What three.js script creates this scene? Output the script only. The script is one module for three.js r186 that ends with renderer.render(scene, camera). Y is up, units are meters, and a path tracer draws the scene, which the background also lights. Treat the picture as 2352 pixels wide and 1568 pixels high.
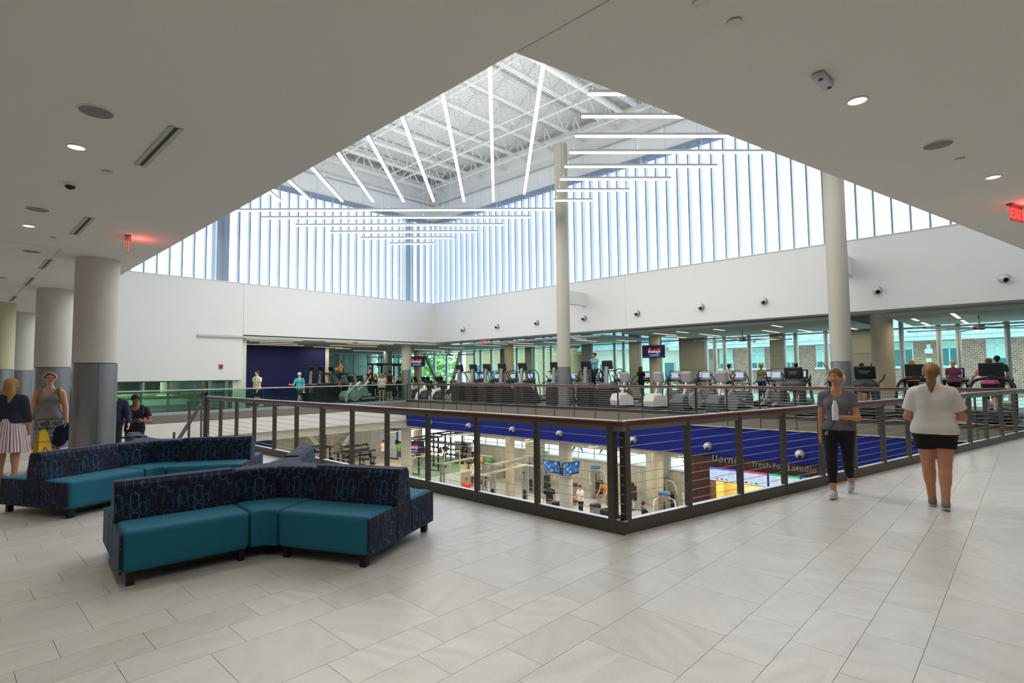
import * as THREE from 'three';
import { mergeGeometries, mergeVertices } from 'three/addons/utils/BufferGeometryUtils.js';
import { RoundedBoxGeometry } from 'three/addons/geometries/RoundedBoxGeometry.js';
import { RectAreaLightUniformsLib } from 'three/addons/lights/RectAreaLightUniformsLib.js';
import { FontLoader } from 'three/addons/loaders/FontLoader.js';
import { TextGeometry } from 'three/addons/geometries/TextGeometry.js';

// ---------- camera, sky, exposure ----------
const scene = new THREE.Scene();
const renderer = new THREE.WebGLRenderer();
renderer.toneMapping = THREE.LinearToneMapping;
renderer.toneMappingExposure = 1.0;
renderer.shadowMap.enabled = true;
RectAreaLightUniformsLib.init();
const R = (d) => d * Math.PI / 180, { sin, cos, PI, sqrt, abs, min, max, floor, hypot } = Math;
const camera = new THREE.PerspectiveCamera(2 * Math.atan(784 / 1255.411) / PI * 180, 2352 / 1568, 0.05, 400);
{
  const yaw = R(46.494), pitch = R(3.327), roll = R(-0.621);
  const f = new THREE.Vector3(sin(yaw) * cos(pitch), sin(pitch), -cos(yaw) * cos(pitch)), r = new THREE.Vector3(cos(yaw), 0, sin(yaw)), u = r.clone().cross(f);
  const r2 = r.clone().multiplyScalar(cos(roll)).addScaledVector(u, sin(roll)), u2 = u.clone().multiplyScalar(cos(roll)).addScaledVector(r, -sin(roll));
  camera.position.set(0, 1.6, 0);
  camera.quaternion.setFromRotationMatrix(new THREE.Matrix4().makeBasis(r2, u2, f.negate()));
}
const SKY = 3.3;                                   // bright overcast
scene.background = new THREE.Color().setRGB(0.9 * SKY, 0.98 * SKY, 1.08 * SKY);
const PENDANT = 34, UPLIGHT = 26, DOWN = 5, STRIP = 26, WARM = [1, 0.9, 0.76], NEUTRAL = [1, 0.96, 0.9];

// ---------- helpers ----------
let seed = 7;
const rnd = () => { seed = (seed * 1664525 + 1013904223) % 4294967296; return seed / 4294967296; };
const V = (x, y, z) => new THREE.Vector3(x, y, z);
const names = {};
const numbered = (n) => { const k = names[n] = (names[n] ?? -1) + 1; return k ? n + '_' + String(k).padStart(3, '0') : n; };
const mats = {};
function M(hex, rough = 0.6, metal = 0, extra) {
  const key = hex + '|' + rough + '|' + metal + '|' + (extra ? JSON.stringify(extra) : '');
  if (!mats[key]) { const m = mats[key] = new (extra ? THREE.MeshPhysicalMaterial : THREE.MeshStandardMaterial)({ color: hex, roughness: rough, metalness: metal, side: THREE.DoubleSide, ...(extra ?? {}) }); m.name = 'm' + Object.keys(mats).length; }
  return mats[key];
}
const glow = (rgb, k) => { const key = 'glow' + rgb + k; if (!mats[key]) { const m = mats[key] = new THREE.MeshStandardMaterial({ color: 0x111111, roughness: 0.6 }); m.emissive.setRGB(...rgb); m.emissiveIntensity = k; } return mats[key]; };
function clean(g) {
  if (g.index) g = g.toNonIndexed();
  for (const k of Object.keys(g.attributes)) if (!['position', 'normal', 'uv'].includes(k)) g.deleteAttribute(k);
  if (!g.attributes.normal) g.computeVertexNormals();
  if (!g.attributes.uv) g.setAttribute('uv', new THREE.BufferAttribute(new Float32Array(g.attributes.position.count * 2), 2));
  g.morphAttributes = {}; return g;
}
const put = (g, x = 0, y = 0, z = 0, ry = 0, rx = 0, rz = 0) => { if (rz) g.rotateZ(rz); if (rx) g.rotateX(rx); if (ry) g.rotateY(ry); g.translate(x, y, z); return clean(g); };
const bx = (w, h, d, x, y, z, ry, rx, rz) => put(new THREE.BoxGeometry(w, h, d), x, y, z, ry, rx, rz);
const bb = (x0, x1, y0, y1, z0, z1) => bx(abs(x1 - x0), abs(y1 - y0), abs(z1 - z0), (x0 + x1) / 2, (y0 + y1) / 2, (z0 + z1) / 2);
const rb = (w, h, d, r, x, y, z, ry, rx, rz) => put(new RoundedBoxGeometry(w, h, d, 2, min(r, w / 2.01, h / 2.01, d / 2.01)), x, y, z, ry, rx, rz);
const cy = (r0, r1, h, x, y, z, seg = 16, open = false) => put(new THREE.CylinderGeometry(r1, r0, h, seg, 1, open), x, y + h / 2, z);
const sph = (r, x, y, z, sx = 1, sy = 1, sz = 1, seg = 14) => { const g = new THREE.SphereGeometry(r, seg, seg * 0.7 | 0); g.scale(sx, sy, sz); return put(g, x, y, z); };
function bar(p, q, r, seg = 8, r2 = r) {
  const a = V(...p), b = V(...q), L = a.distanceTo(b), g = new THREE.CylinderGeometry(r2, r, L, seg);
  g.applyQuaternion(new THREE.Quaternion().setFromUnitVectors(V(0, 1, 0), b.clone().sub(a).divideScalar(L))); g.translate(...a.add(b).multiplyScalar(0.5).toArray()); return clean(g);
}
function beam(p, q, w, h) {                          // a rectangular bar between two points, h measured upwards
  const a = V(...p), b = V(...q), L = a.distanceTo(b), g = new THREE.BoxGeometry(w, h, L), m = new THREE.Matrix4().lookAt(a, b, abs(b.x - a.x) + abs(b.z - a.z) < 1e-4 ? V(1, 0, 0) : V(0, 1, 0));
  g.applyMatrix4(m); g.translate(...a.add(b).multiplyScalar(0.5).toArray()); return clean(g);
}
const tube = (pts, r, n = 24, seg = 8, closed = false, tension = 0.5) => clean(new THREE.TubeGeometry(new THREE.CatmullRomCurve3(pts.map((p) => V(...p)), closed, 'catmullrom', tension), n, r, seg, closed));
function poly(pts, y0, y1) {                         // prism over a plan polygon [[x,z],...]
  const s = new THREE.Shape(pts.map(([x, z]) => new THREE.Vector2(x, -z))), g = new THREE.ExtrudeGeometry(s, { depth: y1 - y0, bevelEnabled: false });
  g.rotateX(-PI / 2); g.translate(0, y0, 0); return clean(g);
}
function ext(pts, depth, bevel = 0) {                // side profile [[x,y],...] extruded along z, centred
  const s = new THREE.Shape(pts.map(([x, y]) => new THREE.Vector2(x, y))), g = new THREE.ExtrudeGeometry(s, { depth: depth - 2 * bevel, bevelEnabled: bevel > 0, bevelSize: bevel, bevelThickness: bevel, bevelSegments: 2, curveSegments: 6 });
  g.translate(0, 0, -depth / 2 + bevel); return clean(g);
}
const lathe = (pts, seg = 20) => clean(new THREE.LatheGeometry(pts.map(([x, y]) => new THREE.Vector2(x, y)), seg));
const mv = (g, x, y, z, ry = 0) => { if (ry) g.rotateY(ry); g.translate(x, y, z); return g; };
function wuv(g, s = 1) {                             // uv in metres by the dominant axis
  const p = g.attributes.position, n = g.attributes.normal, uv = g.attributes.uv;
  for (let i = 0; i < p.count; i++) {
    const ax = abs(n.getX(i)), ay = abs(n.getY(i)), az = abs(n.getZ(i));
    if (ay >= ax && ay >= az) uv.setXY(i, p.getX(i) * s, p.getZ(i) * s); else if (ax > az) uv.setXY(i, p.getZ(i) * s, p.getY(i) * s); else uv.setXY(i, p.getX(i) * s, p.getY(i) * s);
  }
  return g;
}
const one = (g) => Array.isArray(g) ? (g.length > 1 ? mergeGeometries(g) : g[0]) : g;
function part(name, g, m, parent, uvs) { const o = new THREE.Mesh(uvs ? wuv(one(g), uvs) : one(g), m); o.name = name; o.castShadow = o.receiveShadow = true; parent.add(o); return o; }
function tag(o, label, category, group, kind) { Object.assign(o.userData, { label, category }); if (group) o.userData.group = group; if (kind) o.userData.kind = kind; return o; }
function thing(name, label, category, pos = [0, 0, 0], turn = 0, group) { const o = new THREE.Group(); o.name = numbered(name); o.position.set(...pos); o.rotation.y = turn; scene.add(o); return tag(o, label, category, group); }
function solo(name, g, m, label, category, group, uvs) { const o = part(numbered(name), g, m, scene, uvs); return tag(o, label, category, group); }
function struct(name, g, m, label, category, uvs) { const o = g ? part(numbered(name), g, m, scene, uvs) : new THREE.Group(); if (!g) { o.name = numbered(name); scene.add(o); } o.userData.kind = 'structure'; if (label) o.userData.label = label; if (category) o.userData.category = category; return o; }
function copy(o, label, pos, turn = 0) { const c = o.clone(); c.name = numbered(o.name.replace(/_\d{3}$/, '')); c.userData = { ...o.userData, label: label ?? o.userData.label }; c.position.set(...pos); c.rotation.y = turn; scene.add(c); return c; }
function canvas(w, h, draw, rep) {
  const c = document.createElement('canvas'); c.width = w; c.height = h; draw(c.getContext('2d'), w, h);
  const t = new THREE.CanvasTexture(c); t.colorSpace = THREE.SRGBColorSpace; if (rep) { t.wrapS = t.wrapT = THREE.RepeatWrapping; t.repeat.set(rep[0], rep[1] ?? rep[0]); } return t;
}
function noiseTex(size, fn, rep = 1, srgb = true) {
  const d = new Uint8Array(size * size * 4);
  for (let y = 0; y < size; y++) for (let x = 0; x < size; x++) { const c = fn(x, y, size); d.set([c[0], c[1], c[2], 255].map((v) => max(0, min(255, v))), (y * size + x) * 4); }
  const t = new THREE.DataTexture(d, size, size); if (srgb) t.colorSpace = THREE.SRGBColorSpace; t.magFilter = THREE.LinearFilter; t.wrapS = t.wrapT = THREE.RepeatWrapping; t.repeat.set(rep, rep); t.needsUpdate = true; return t;
}
const hash = (x, y) => { const s = sin(x * 127.1 + y * 311.7) * 43758.5453; return s - floor(s); };
function vnoise(x, y, per) { const xi = floor(x), yi = floor(y), fx = x - xi, fy = y - yi, w = (a) => a * a * (3 - 2 * a), p = (v) => ((v % per) + per) % per, h = (a, b) => hash(p(a), p(b)); const u = w(fx), v = w(fy); return (h(xi, yi) * (1 - u) + h(xi + 1, yi) * u) * (1 - v) + (h(xi, yi + 1) * (1 - u) + h(xi + 1, yi + 1) * u) * v; }
function area(rgb, k, w, h, pos, look, parent = scene) { const l = new THREE.RectAreaLight(new THREE.Color().setRGB(...rgb), k, w, h); l.name = 'lamp_light'; l.position.set(...pos); parent.add(l); if (look === 'down' || look === 'up') l.rotation.x = look === 'up' ? PI / 2 : -PI / 2; else l.lookAt(...look); return l; }

// ---------- shared materials ----------
const plaster = M('#e9e9e6', 0.85), ceilPaint = M('#dcd9d0', 0.9), steelDark = M('#5f5952', 0.45, 0.55), steelGrey = M('#7f7c78', 0.4, 0.6), cableM = M('#b9b6b0', 0.35, 0.8), woodRail = M('#6a2f1c', 0.35);
const navy = M('#021a7c', 0.85), navyDark = M('#141f63', 0.7), black = M('#17181a', 0.5), blackGloss = M('#101114', 0.25), rubber = M('#2a2b2d', 0.8), greyPlastic = M('#9b9b9d', 0.5), whitePlastic = M('#e6e6e4', 0.4), chrome = M('#c9c9c9', 0.2, 1), alu = M('#d4d7da', 0.35, 0.5), concrete = M('#c3c1b5', 0.9);
const stainless = M('#97999d', 0.36, 0.8), silver = M('#a9acb0', 0.4, 0.7);
const clear = M('#eef6f4', 0.02, 0, { transmission: 1, thickness: 0, ior: 1.45 });
const glassGreen = M('#d3ece6', 0.02, 0, { transmission: 1, thickness: 0, ior: 1.5 });
const frost = M('#f6fbff', 0.3, 0, { transmission: 1, thickness: 0, ior: 1.3 });
const font = await new FontLoader().loadAsync('fonts/droid/droid_sans_bold.typeface.json');
const text = (s, size, depth) => { const g = new TextGeometry(s, { font, size, depth, curveSegments: 4, bevelEnabled: false }); return clean(g); };
// ---------- the setting ----------
const RD = [cos(R(12.387)), sin(R(12.387))];         // direction of the skewed gallery edge
const railZ = (x) => -3.0 + (x - 4.71) * RD[1] / RD[0], sofZ = (x) => -2.36 + (x - 2.55) * RD[1] / RD[0];
const CH = 3.7, LOW = -6.0;
// textures
const tileTex = [0, 1, 2, 3].map((v) => noiseTex(256, (x, y, S) => {
  const u = x / S * 6, w = y / S * 6, a = [0.35, 1.2, -0.5, 2.4][v], q = vnoise(u * 0.7 + 9 * v, w * 0.7, 6) * 2.2, s = vnoise((u * cos(a) + w * sin(a)) * 0.35 + q, (w * cos(a) - u * sin(a)) * 3.2 + q + 31 * v, 97), n = hash(x + 7 * v, y), c = 206 + (s - 0.5) * 15 + (n - 0.5) * 9 + [0, 4, -4, 2][v];
  return [c, c - 2.5, c - 8];
}, 0.8));
const tileM = tileTex.map((t) => { const m = new THREE.MeshStandardMaterial({ map: t, roughness: 0.36 }); return m; });
const grout = M('#b4b0a6', 0.9);
{ // upper floor
  const slabTop = -0.012;
  const floorO = struct('floor', [
    poly([[-9, 8], [4.71, 8], [4.71, -14.4], [-9, -14.4]], -0.33, slabTop), bb(-9, 2.3, -0.33, slabTop, -26.7, -14.4),
    poly([[4.71, railZ(4.71)], [19.05, railZ(19.05)], [19.05, 8], [4.71, 8]], -0.33, slabTop)], grout, 'pale stone tile floor of the upper concourse', 'floor');
  const clip = (P, f) => { const o = []; P.forEach((a, i) => { const b = P[(i + 1) % P.length], fa = f(a), fb = f(b); if (fa >= 0) o.push(a); if (fa * fb < 0) { const t = fa / (fa - fb); o.push([a[0] + (b[0] - a[0]) * t, a[1] + (b[1] - a[1]) * t]); } }); return o; };
  const ps = new THREE.Matrix4(); camera.updateMatrixWorld(true); camera.updateProjectionMatrix(); ps.multiplyMatrices(camera.projectionMatrix, camera.matrixWorldInverse);
  const list = [], g0 = 0.0013;
  for (let i = -10; i < 44; i++) {
    const k = ((i % 4) + 4) % 4, z1 = -1.42 - 1.5 * floor(i / 4) - [0, 0.6, 0.9, 1.2][k], z0 = z1 - (k ? 0.3 : 0.6), off = 0.35 + 0.2 * i;
    for (let n = -20; n < 40; n++) {
      const x0 = off - floor(off / 0.6) * 0.6 + 0.6 * n, x1 = x0 + 0.6, xc = x0 + 0.3, zc = (z0 + z1) / 2;
      if (xc < -6 || xc > 18 || zc < -14.2 || zc > 4) continue;
      let P = [[x0 + g0, z0 + g0], [x0 + g0, z1 - g0], [x1 - g0, z1 - g0], [x1 - g0, z0 + g0]];
      let parts = [P]; if (x1 > 4.71 && z0 < railZ(x1)) parts = [clip(P, (p) => 4.71 - p[0]), clip(clip(P, (p) => p[0] - 4.71), (p) => p[1] - railZ(p[0]))].filter((q) => q.length > 2);
      if (!parts.length) continue;
      const c = V(xc, 0, zc), d = c.clone().sub(camera.position), e = c.clone().applyMatrix4(ps), fwd = camera.getWorldDirection(V()).dot(d);
      const seen = fwd > 0.3 && abs(e.x) < 1.1 && abs(e.y) < 1.15, size = seen ? (k ? 1 : 2) / (fwd ** 3) : 0;
      if (d.length() > 16 && !seen) continue;
      for (P of parts) list.push({ P, size, v: floor(hash(i * 3.1, n * 7.7) * 4), r: floor(hash(i, n + 50) * 4) });
    }
  }
  list.sort((a, b) => b.size - a.size);
  const make = (t) => { const g = wuv(poly(t.P, -0.012, 0), 1), uv = g.attributes.uv; for (let j = 0; j < uv.count; j++) { const x = uv.getX(j), y = uv.getY(j), q = t.r * 0.37 + t.v; uv.setXY(j, t.r & 1 ? y + q : x + q, t.r & 1 ? x - q : y + q * 0.7); } return g; };
  list.slice(0, 290).forEach((t) => part('tile', make(t), tileM[t.v], floorO));
  for (let v = 0; v < 4; v++) { const rest = list.slice(290).filter((t) => t.v === v); if (rest.length) part('small_tile', rest.map(make), tileM[v], floorO).userData.kind = 'stuff'; }
}
const gymFloorTex = noiseTex(256, (x, y) => { const n = hash(x, y), c = n > 0.93 ? 150 : 92 + hash(y, x) * 12; return [c, c + 1, c + 2]; }, 0.8);
const gymFloorM = new THREE.MeshStandardMaterial({ map: gymFloorTex, roughness: 0.6, color: 0xdddddd });
struct('floor', [bb(19.05, 29.4, -0.33, 0, -46, 8), bb(-9, 19.05, -0.33, 0, -46, -26.7)], gymFloorM, 'grey rubber floor of the upper gym', 'floor', 1);
const lowFloorTex = noiseTex(256, (x, y) => { const n = hash(x + 3, y), c = n > 0.9 ? 205 : 168 + hash(y, x) * 14; return [c, c + 3, c + 4]; }, 0.6);
struct('floor', bb(-9, 29.4, LOW - 0.3, LOW, -46, 12), new THREE.MeshStandardMaterial({ map: lowFloorTex, roughness: 0.5 }), 'pale speckled floor of the lower gym', 'floor', 1);
{ // stair down beside the column
  const st = struct('stair', bb(2.3, 4.71, -3.5, -2.2, -24, -20.5), M('#9a958c', 0.8), 'stone stair going down beside the atrium', 'stair');
  const tr = M('#b9b4aa', 0.6); for (let i = 0; i < 12; i++) part('step', bb(2.32, 4.66, -0.1667 * (i + 1) - 0.17, -0.1667 * (i + 1), -14.4 - 0.3 * (i + 1), -14.4 - 0.3 * i), tr, st);
}
// ---------- ceilings ----------
const ceilTex = noiseTex(128, (x, y) => { const c = 226 + (hash(x, y) - 0.5) * 8; return [c, c - 2, c - 8]; }, 2);
const ceilM = new THREE.MeshStandardMaterial({ map: ceilTex, roughness: 0.92 });
{
  const c = struct('ceiling', [bb(1.33, 2.546, CH, CH + 0.28, -27.4, -11.3), bb(-9, 2.546, CH, CH + 0.28, -11.3, 8)], ceilM, 'plain painted ceiling over the lounge', 'ceiling', 1);
  for (let i = 0; i < 9; i++) for (let j = 0; j < 3; j++) part('panel', bb(1.322 - 1.22 * (j + 1) + 0.006, 1.322 - 1.22 * j, CH, CH + 0.1, -11.31 - 1.35 * (i + 1) + 0.006, -11.31 - 1.35 * i), ceilM, c, 1);
  part('backing', bb(-9, 1.33, CH + 0.1, CH + 0.28, -27.4, -11.3), black, c); part('side_panel', bb(-9, -2.36, CH, CH + 0.1, -27.4, -11.3), ceilM, c, 1);
  struct('ceiling', poly([[2.554, sofZ(2.554)], [21.6, sofZ(21.6)], [21.6, 8], [2.554, 8]], CH, CH + 0.28), ceilM, 'plain painted ceiling over the gallery walk', 'ceiling', 1);
}
// ---------- enclosing walls ----------
struct('wall_left', bb(-9.3, -9, LOW, 14.5, -46, 8.3), plaster, 'white wall closing the lounge side', 'wall');
struct('wall_near', [bb(-9.3, 29.4, LOW, 14.5, 8, 8.3)], plaster, 'white wall behind the lounge', 'wall');
struct('wall_far', [bb(-9.3, 29.4, LOW, 5, -46.3, -46)], plaster, 'white wall at the far end of the gym', 'wall');
struct('wall_upper_left', [bb(2.3, 2.546, CH + 0.28, 14.5, -27.4, -2.3), bb(-9, 2.3, CH + 0.28, 4.3, -27.4, -27.1)], plaster, 'white upper wall above the lounge ceiling', 'wall');
struct('wall_upper_near', poly([[2.3, sofZ(2.3) + 0.25], [21.6, sofZ(21.6) + 0.25], [21.6, sofZ(21.6)], [2.554, sofZ(2.554)]].map(([x, z]) => [x, z + 0.001]), CH + 0.28, 14.5), plaster, 'white upper wall above the gallery ceiling', 'wall');
// white hung walls round the atrium (a fine joint splits each)
const paintTex = noiseTex(128, (x, y) => { const c = 236 + (hash(x, y) - 0.5) * 5; return [c, c, c - 1]; }, 1.5);
const paint = new THREE.MeshStandardMaterial({ map: paintTex, roughness: 0.75 });
const SILL = 6.0, HEAD = 11.0, WX = 21.4, WZ = -27.0;
{
  const w = struct('wall_back', [bb(9.955, 21.7, 3.59, SILL, WZ - 0.3, WZ)], paint, 'long white bulkhead wall under the clerestory glazing above the glass guardrail', 'wall', 1);
  part('drop_panel', bb(-2, 9.945, 1.43, SILL, WZ - 0.3, WZ), paint, w, 1); part('sill', bb(-2, 21.6, SILL, SILL + 0.03, WZ - 0.28, WZ + 0.02), M('#dfe3e6', 0.5), w);
  const r = struct('wall_right', [bb(WX, 21.7, 3.59, SILL, -13.2, 1.9)], paint, 'long white bulkhead wall with ball spotlights under the clerestory', 'wall', 1);
  part('end_panel', bb(WX, 21.7, 3.59, SILL, -27.0, -13.208), paint, r, 1); part('sill', bb(WX - 0.03, 21.68, SILL, SILL + 0.03, -27, 1.9), M('#dfe3e6', 0.5), r);
  part('soffit', bb(WX, 22.6, 3.56, 3.59, -27.3, 8), plaster, r); part('soffit', bb(9.96, 21.4, 3.56, 3.589, -28.6, WZ - 0.002), plaster, w);
}
// clerestory glazing: fins and panes are parts
const finM = M('#c9dcf5', 0.45), finEdge = M('#8d9bb0', 0.5, 0.2), bandM = M('#e8edf2', 0.55);
{
  const a = struct('window_1', bb(-2, 21.6, HEAD, HEAD + 0.16, WZ - 0.3, WZ + 0.12), finEdge, 'tall clerestory of upright glass strips above the back bulkhead', 'window');
  const b = struct('window_2', bb(WX - 0.12, WX + 0.3, HEAD, HEAD + 0.16, -27, 1.9), finEdge, 'tall clerestory of upright glass strips above the bulkhead with ball spotlights', 'window');
  const fin = bx(0.05, HEAD - SILL, 0.26, 0, (HEAD + SILL) / 2, 0), lip = bx(0.054, HEAD - SILL, 0.014, 0, (HEAD + SILL) / 2, 0.132), pane = bx(0.46, HEAD - SILL, 0.012, 0, (HEAD + SILL) / 2, 0);
  for (let k = 0; k < 36; k++) { const x = 4.46 + 0.478 * k; if (x > 21.3) break; let f = part('fin', fin, finM, a); f.position.set(x, 0, WZ - 0.12); f = part('fin_edge', lip, finEdge, f); f = part('pane', pane, frost, a); f.position.set(x + 0.239, 0, WZ - 0.22); }
  for (let k = 0; k < 58; k++) { const z = -26.95 + 0.497 * k; if (z > 1.6) break; let f = part('fin', fin, finM, b); f.position.set(WX + 0.12, 0, z); f.rotation.y = -PI / 2; part('fin_edge', lip, finEdge, f); f = part('pane', pane, frost, b); f.position.set(WX + 0.22, 0, z + 0.2485); f.rotation.y = PI / 2; f.scale.x = 1.04; }
  part('pane', bb(-2, 4.4, SILL, HEAD, WZ - 0.22, WZ - 0.21), frost, a);
  for (let k = 0; k < 14; k++) part('head_panel', bb(2.6 + 1.37 * k, 2.6 + 1.37 * (k + 1) - 0.012, HEAD + 0.16, 12.2, WZ - 0.06, WZ), bandM, a);
  for (let k = 0; k < 20; k++) part('head_panel', bb(WX, WX + 0.06, HEAD + 0.16, 12.2, -27 + 1.45 * k, -27 + 1.45 * (k + 1) - 0.012), bandM, b);
  part('blocking', bb(-2, 21.7, HEAD + 0.16, 14.5, WZ - 0.3, WZ - 0.065), plaster, a); part('blocking', bb(WX + 0.065, 21.7, HEAD + 0.16, 14.5, -27.3, 1.9), plaster, b);
}
// ---------- roof: ribbed deck, joists, edge beams ----------
const roofWhite = M('#e3e6e6', 0.6), roofShade = roofWhite;
{
  const pts = []; let x = 2.2; const prof = [];
  while (x < 21.7) { prof.push([x, 0], [x + 0.09, 0], [x + 0.115, 0.075], [x + 0.175, 0.075], [x + 0.2, 0]); x += 0.2; }
  const top = [...prof].map(([a, b]) => [a, b + 0.01]).reverse();
  const g = ext([...prof, ...top], 29.6); g.translate(0, 13.75, -12.6);
  const r = struct('roof', g, roofWhite, 'white ribbed steel roof deck over the atrium', 'roof');
  part('insulation', bb(2.2, 21.8, 13.84, 14.5, -27.4, 2.3), plaster, r);
  for (const z of [-26.7]) part('edge_beam', [bb(2.5, 21.4, 12.2, 12.24, z - 0.18, z + 0.18), bb(2.5, 21.4, 12.24, 13.3, z - 0.03, z + 0.03), bb(2.5, 21.4, 13.3, 13.34, z - 0.18, z + 0.18)], roofShade, r);
  part('edge_beam', [bb(20.9, 21.26, 12.2, 12.24, -26.5, 2), bb(21.05, 21.11, 12.24, 13.3, -26.5, 2), bb(20.9, 21.26, 13.3, 13.34, -26.5, 2)], roofShade, r);
  const jg = [];
  { const bot = 12.55, tp = 13.6; for (const s of [-0.055, 0.055]) { jg.push(bb(2.55, 20.9, bot, bot + 0.1, s - 0.035, s + 0.035), bb(2.55, 20.9, tp, tp + 0.1, s - 0.035, s + 0.035)); } for (let k = 0; k < 12; k++) { const a = 2.6 + k * 1.52; jg.push(beam([a, bot + 0.05, 0], [a + 0.76, tp + 0.05, 0], 0.05, 0.06), beam([a + 0.76, tp + 0.05, 0], [a + 1.52, bot + 0.05, 0], 0.05, 0.06), bb(a + 0.74, a + 0.78, bot, tp, -0.02, 0.02)); } }
  const J = one(jg); for (let k = 0; k < 15; k++) part('joist', J, roofWhite, r).position.z = -25.6 + 1.78 * k;
  for (const [px, pts2] of [[0.05, [[7, 12.45, -26], [7, 12.45, 0]]], [0.05, [[12.5, 12.5, -26], [12.5, 12.5, 0]]], [0.05, [[17.5, 12.45, -26], [17.5, 12.45, 0]]]]) part('bridging', beam(pts2[0], pts2[1], 0.06, 0.06), roofShade, r);
  part('sprinkler_main', bar([3, 12.4, -11.9], [20.6, 12.4, -11.9], 0.11, 12), roofWhite, r);
  for (let k = 0; k < 6; k++) { part('sprinkler_branch', bar([4 + k * 3.1, 12.3, -26], [4 + k * 3.1, 12.3, 0], 0.028, 6), roofWhite, r); for (let j = 0; j < 8; j++) part('sprinkler_head', [cy(0.012, 0.012, 0.16, 4 + k * 3.1, 12.13, -25 + j * 3.2, 6), cy(0.05, 0.05, 0.012, 4 + k * 3.1, 12.12, -25 + j * 3.2, 10)], roofWhite, r); }
}
{ // the red pipe label up in the roof
  const t = canvas(256, 96, (c, w, h) => { c.fillStyle = '#c5313b'; c.fillRect(0, 0, w, h); c.fillStyle = '#f4e6e4'; c.font = 'bold 34px sans-serif'; c.textAlign = 'center'; c.fillText('SPRINKLER', 128, 40); c.fillText('WATER', 128, 80); });
  const g = new THREE.CylinderGeometry(0.125, 0.125, 0.62, 20, 1, true); g.rotateZ(PI / 2); g.translate(10.9, 12.4, -11.9);
  solo('pipe_label', clean(g), new THREE.MeshStandardMaterial({ map: t, roughness: 0.6, side: THREE.DoubleSide }), 'small red label wrapped round a white roof pipe', 'label');
}
// ---------- columns ----------
function column(x, z, r, y0, y1, label, lowClad = true, tone = '#cfcdc6') {
  const c = struct('column', null, null, label, 'column'); c.position.set(x, 0, z);
  const g = (a, b, rr) => put(new THREE.CylinderGeometry(rr, rr, b - a, 40), 0, (a + b) / 2, 0), p = M(tone, 0.75);
  part('shaft', g(lowClad ? 1.858 : y0, y1, r), p, c);
  if (lowClad) { part('shadow_gap', g(1.845, 1.858, r - 0.012), black, c); const s = part('steel_cladding', g(y0 < 0 ? 0 : y0, 1.845, r + 0.004), stainless, c); part('seam', bx(0.006, 1.84, 0.004, 0, 0.92, r + 0.005), M('#5c5d60', 0.4, 0.7), s); if (y0 < 0) part('lower_shaft', g(y0, -0.01, r), M('#c4bfae', 0.85), c); }
  return c;
}
column(1.93, -12.0, 0.325, 0, CH, 'round column clad in steel, beside the stair and the red exit sign');
column(1.9, -16.75, 0.35, 0, CH, 'round column behind the woman with the white headband');
column(1.85, -23.3, 0.33, 0, CH, 'round column far along the lounge corridor');
column(1.2, -20.6, 0.3, 0, CH, 'slimmer round column far along the lounge corridor', true, '#c9c39f');
column(19.72, -4.36, 0.3, LOW, 12.2, 'tall white column rising through the atrium beside the woman with headphones', true, '#b9b6a8');
column(19.72, -15.46, 0.3, LOW, 12.2, 'tall white column rising through the atrium behind the stair climbers', true, '#b9b6a8');
column(19.72, -27.62, 0.3, LOW, 12.2, 'tall white column at the corner where cable rail meets glass rail', true, '#b9b6a8');
column(9.05, -27.62, 0.34, 0, 12.2, 'grey column standing behind the clerestory glazing', false, '#a9adab');
column(25, -4.12, 0.37, LOW, 4.1, 'beige round column by the gym windows near the treadmills', false, '#b5ad96');
column(25, -13.8, 0.27, LOW, 4.1, 'beige round column carrying a television above the treadmills', false, '#b5ad96');
column(25, -24.0, 0.29, LOW, 4.1, 'beige round column behind the row of stair climbers', false, '#b5ad96');
column(25, -33.5, 0.3, LOW, 4.1, 'beige round column carrying a television near the trees', false, '#b5ad96');
column(24, -36, 0.33, 0, 4.1, 'grey round column in the far end of the gym', false, '#98a29d');
for (const [z, h] of [[-15.46, 5.1], [-4.36, 5.1]]) struct('beam', bb(19.9, WX, h - 0.32, h + 0.3, z - 0.1, z + 0.1), paint, z < -9 ? 'short white bracket tying the column behind the stair climbers to the wall' : 'short white bracket tying the column beside the woman with headphones to the wall', 'beam');
// ---------- gym ceiling: black void, floating clouds with strip lamps ----------
const cloudM = M('#c3c9c5', 0.85);
struct('ceiling', [bb(22.6, 29.4, 4.1, 4.4, -46, 8), bb(-2, 22.6, 4.1, 4.4, -46, -28.6)], black, 'black void above the floating gym ceiling', 'ceiling');
struct('ceiling_1', [bb(22.4, 28.4, 3.4, 3.5, -3.55, 8)], cloudM, 'floating grey ceiling panel over the treadmills by the brick view', 'ceiling');
struct('ceiling_2', [bb(22.2, 28.4, 3.4, 3.5, -13.95, -4.95)], cloudM, 'floating grey ceiling panel over the ellipticals', 'ceiling');
struct('ceiling_3', [bb(22.9, 28.4, 3.4, 3.5, -26.2, -15.6)], cloudM, 'floating grey ceiling panel over the stair climbers', 'ceiling');
struct('ceiling_4', [bb(8, 28.4, 3.4, 3.5, -40, -26.9)], cloudM, 'floating grey ceiling over the walkway gym', 'ceiling');
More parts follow.
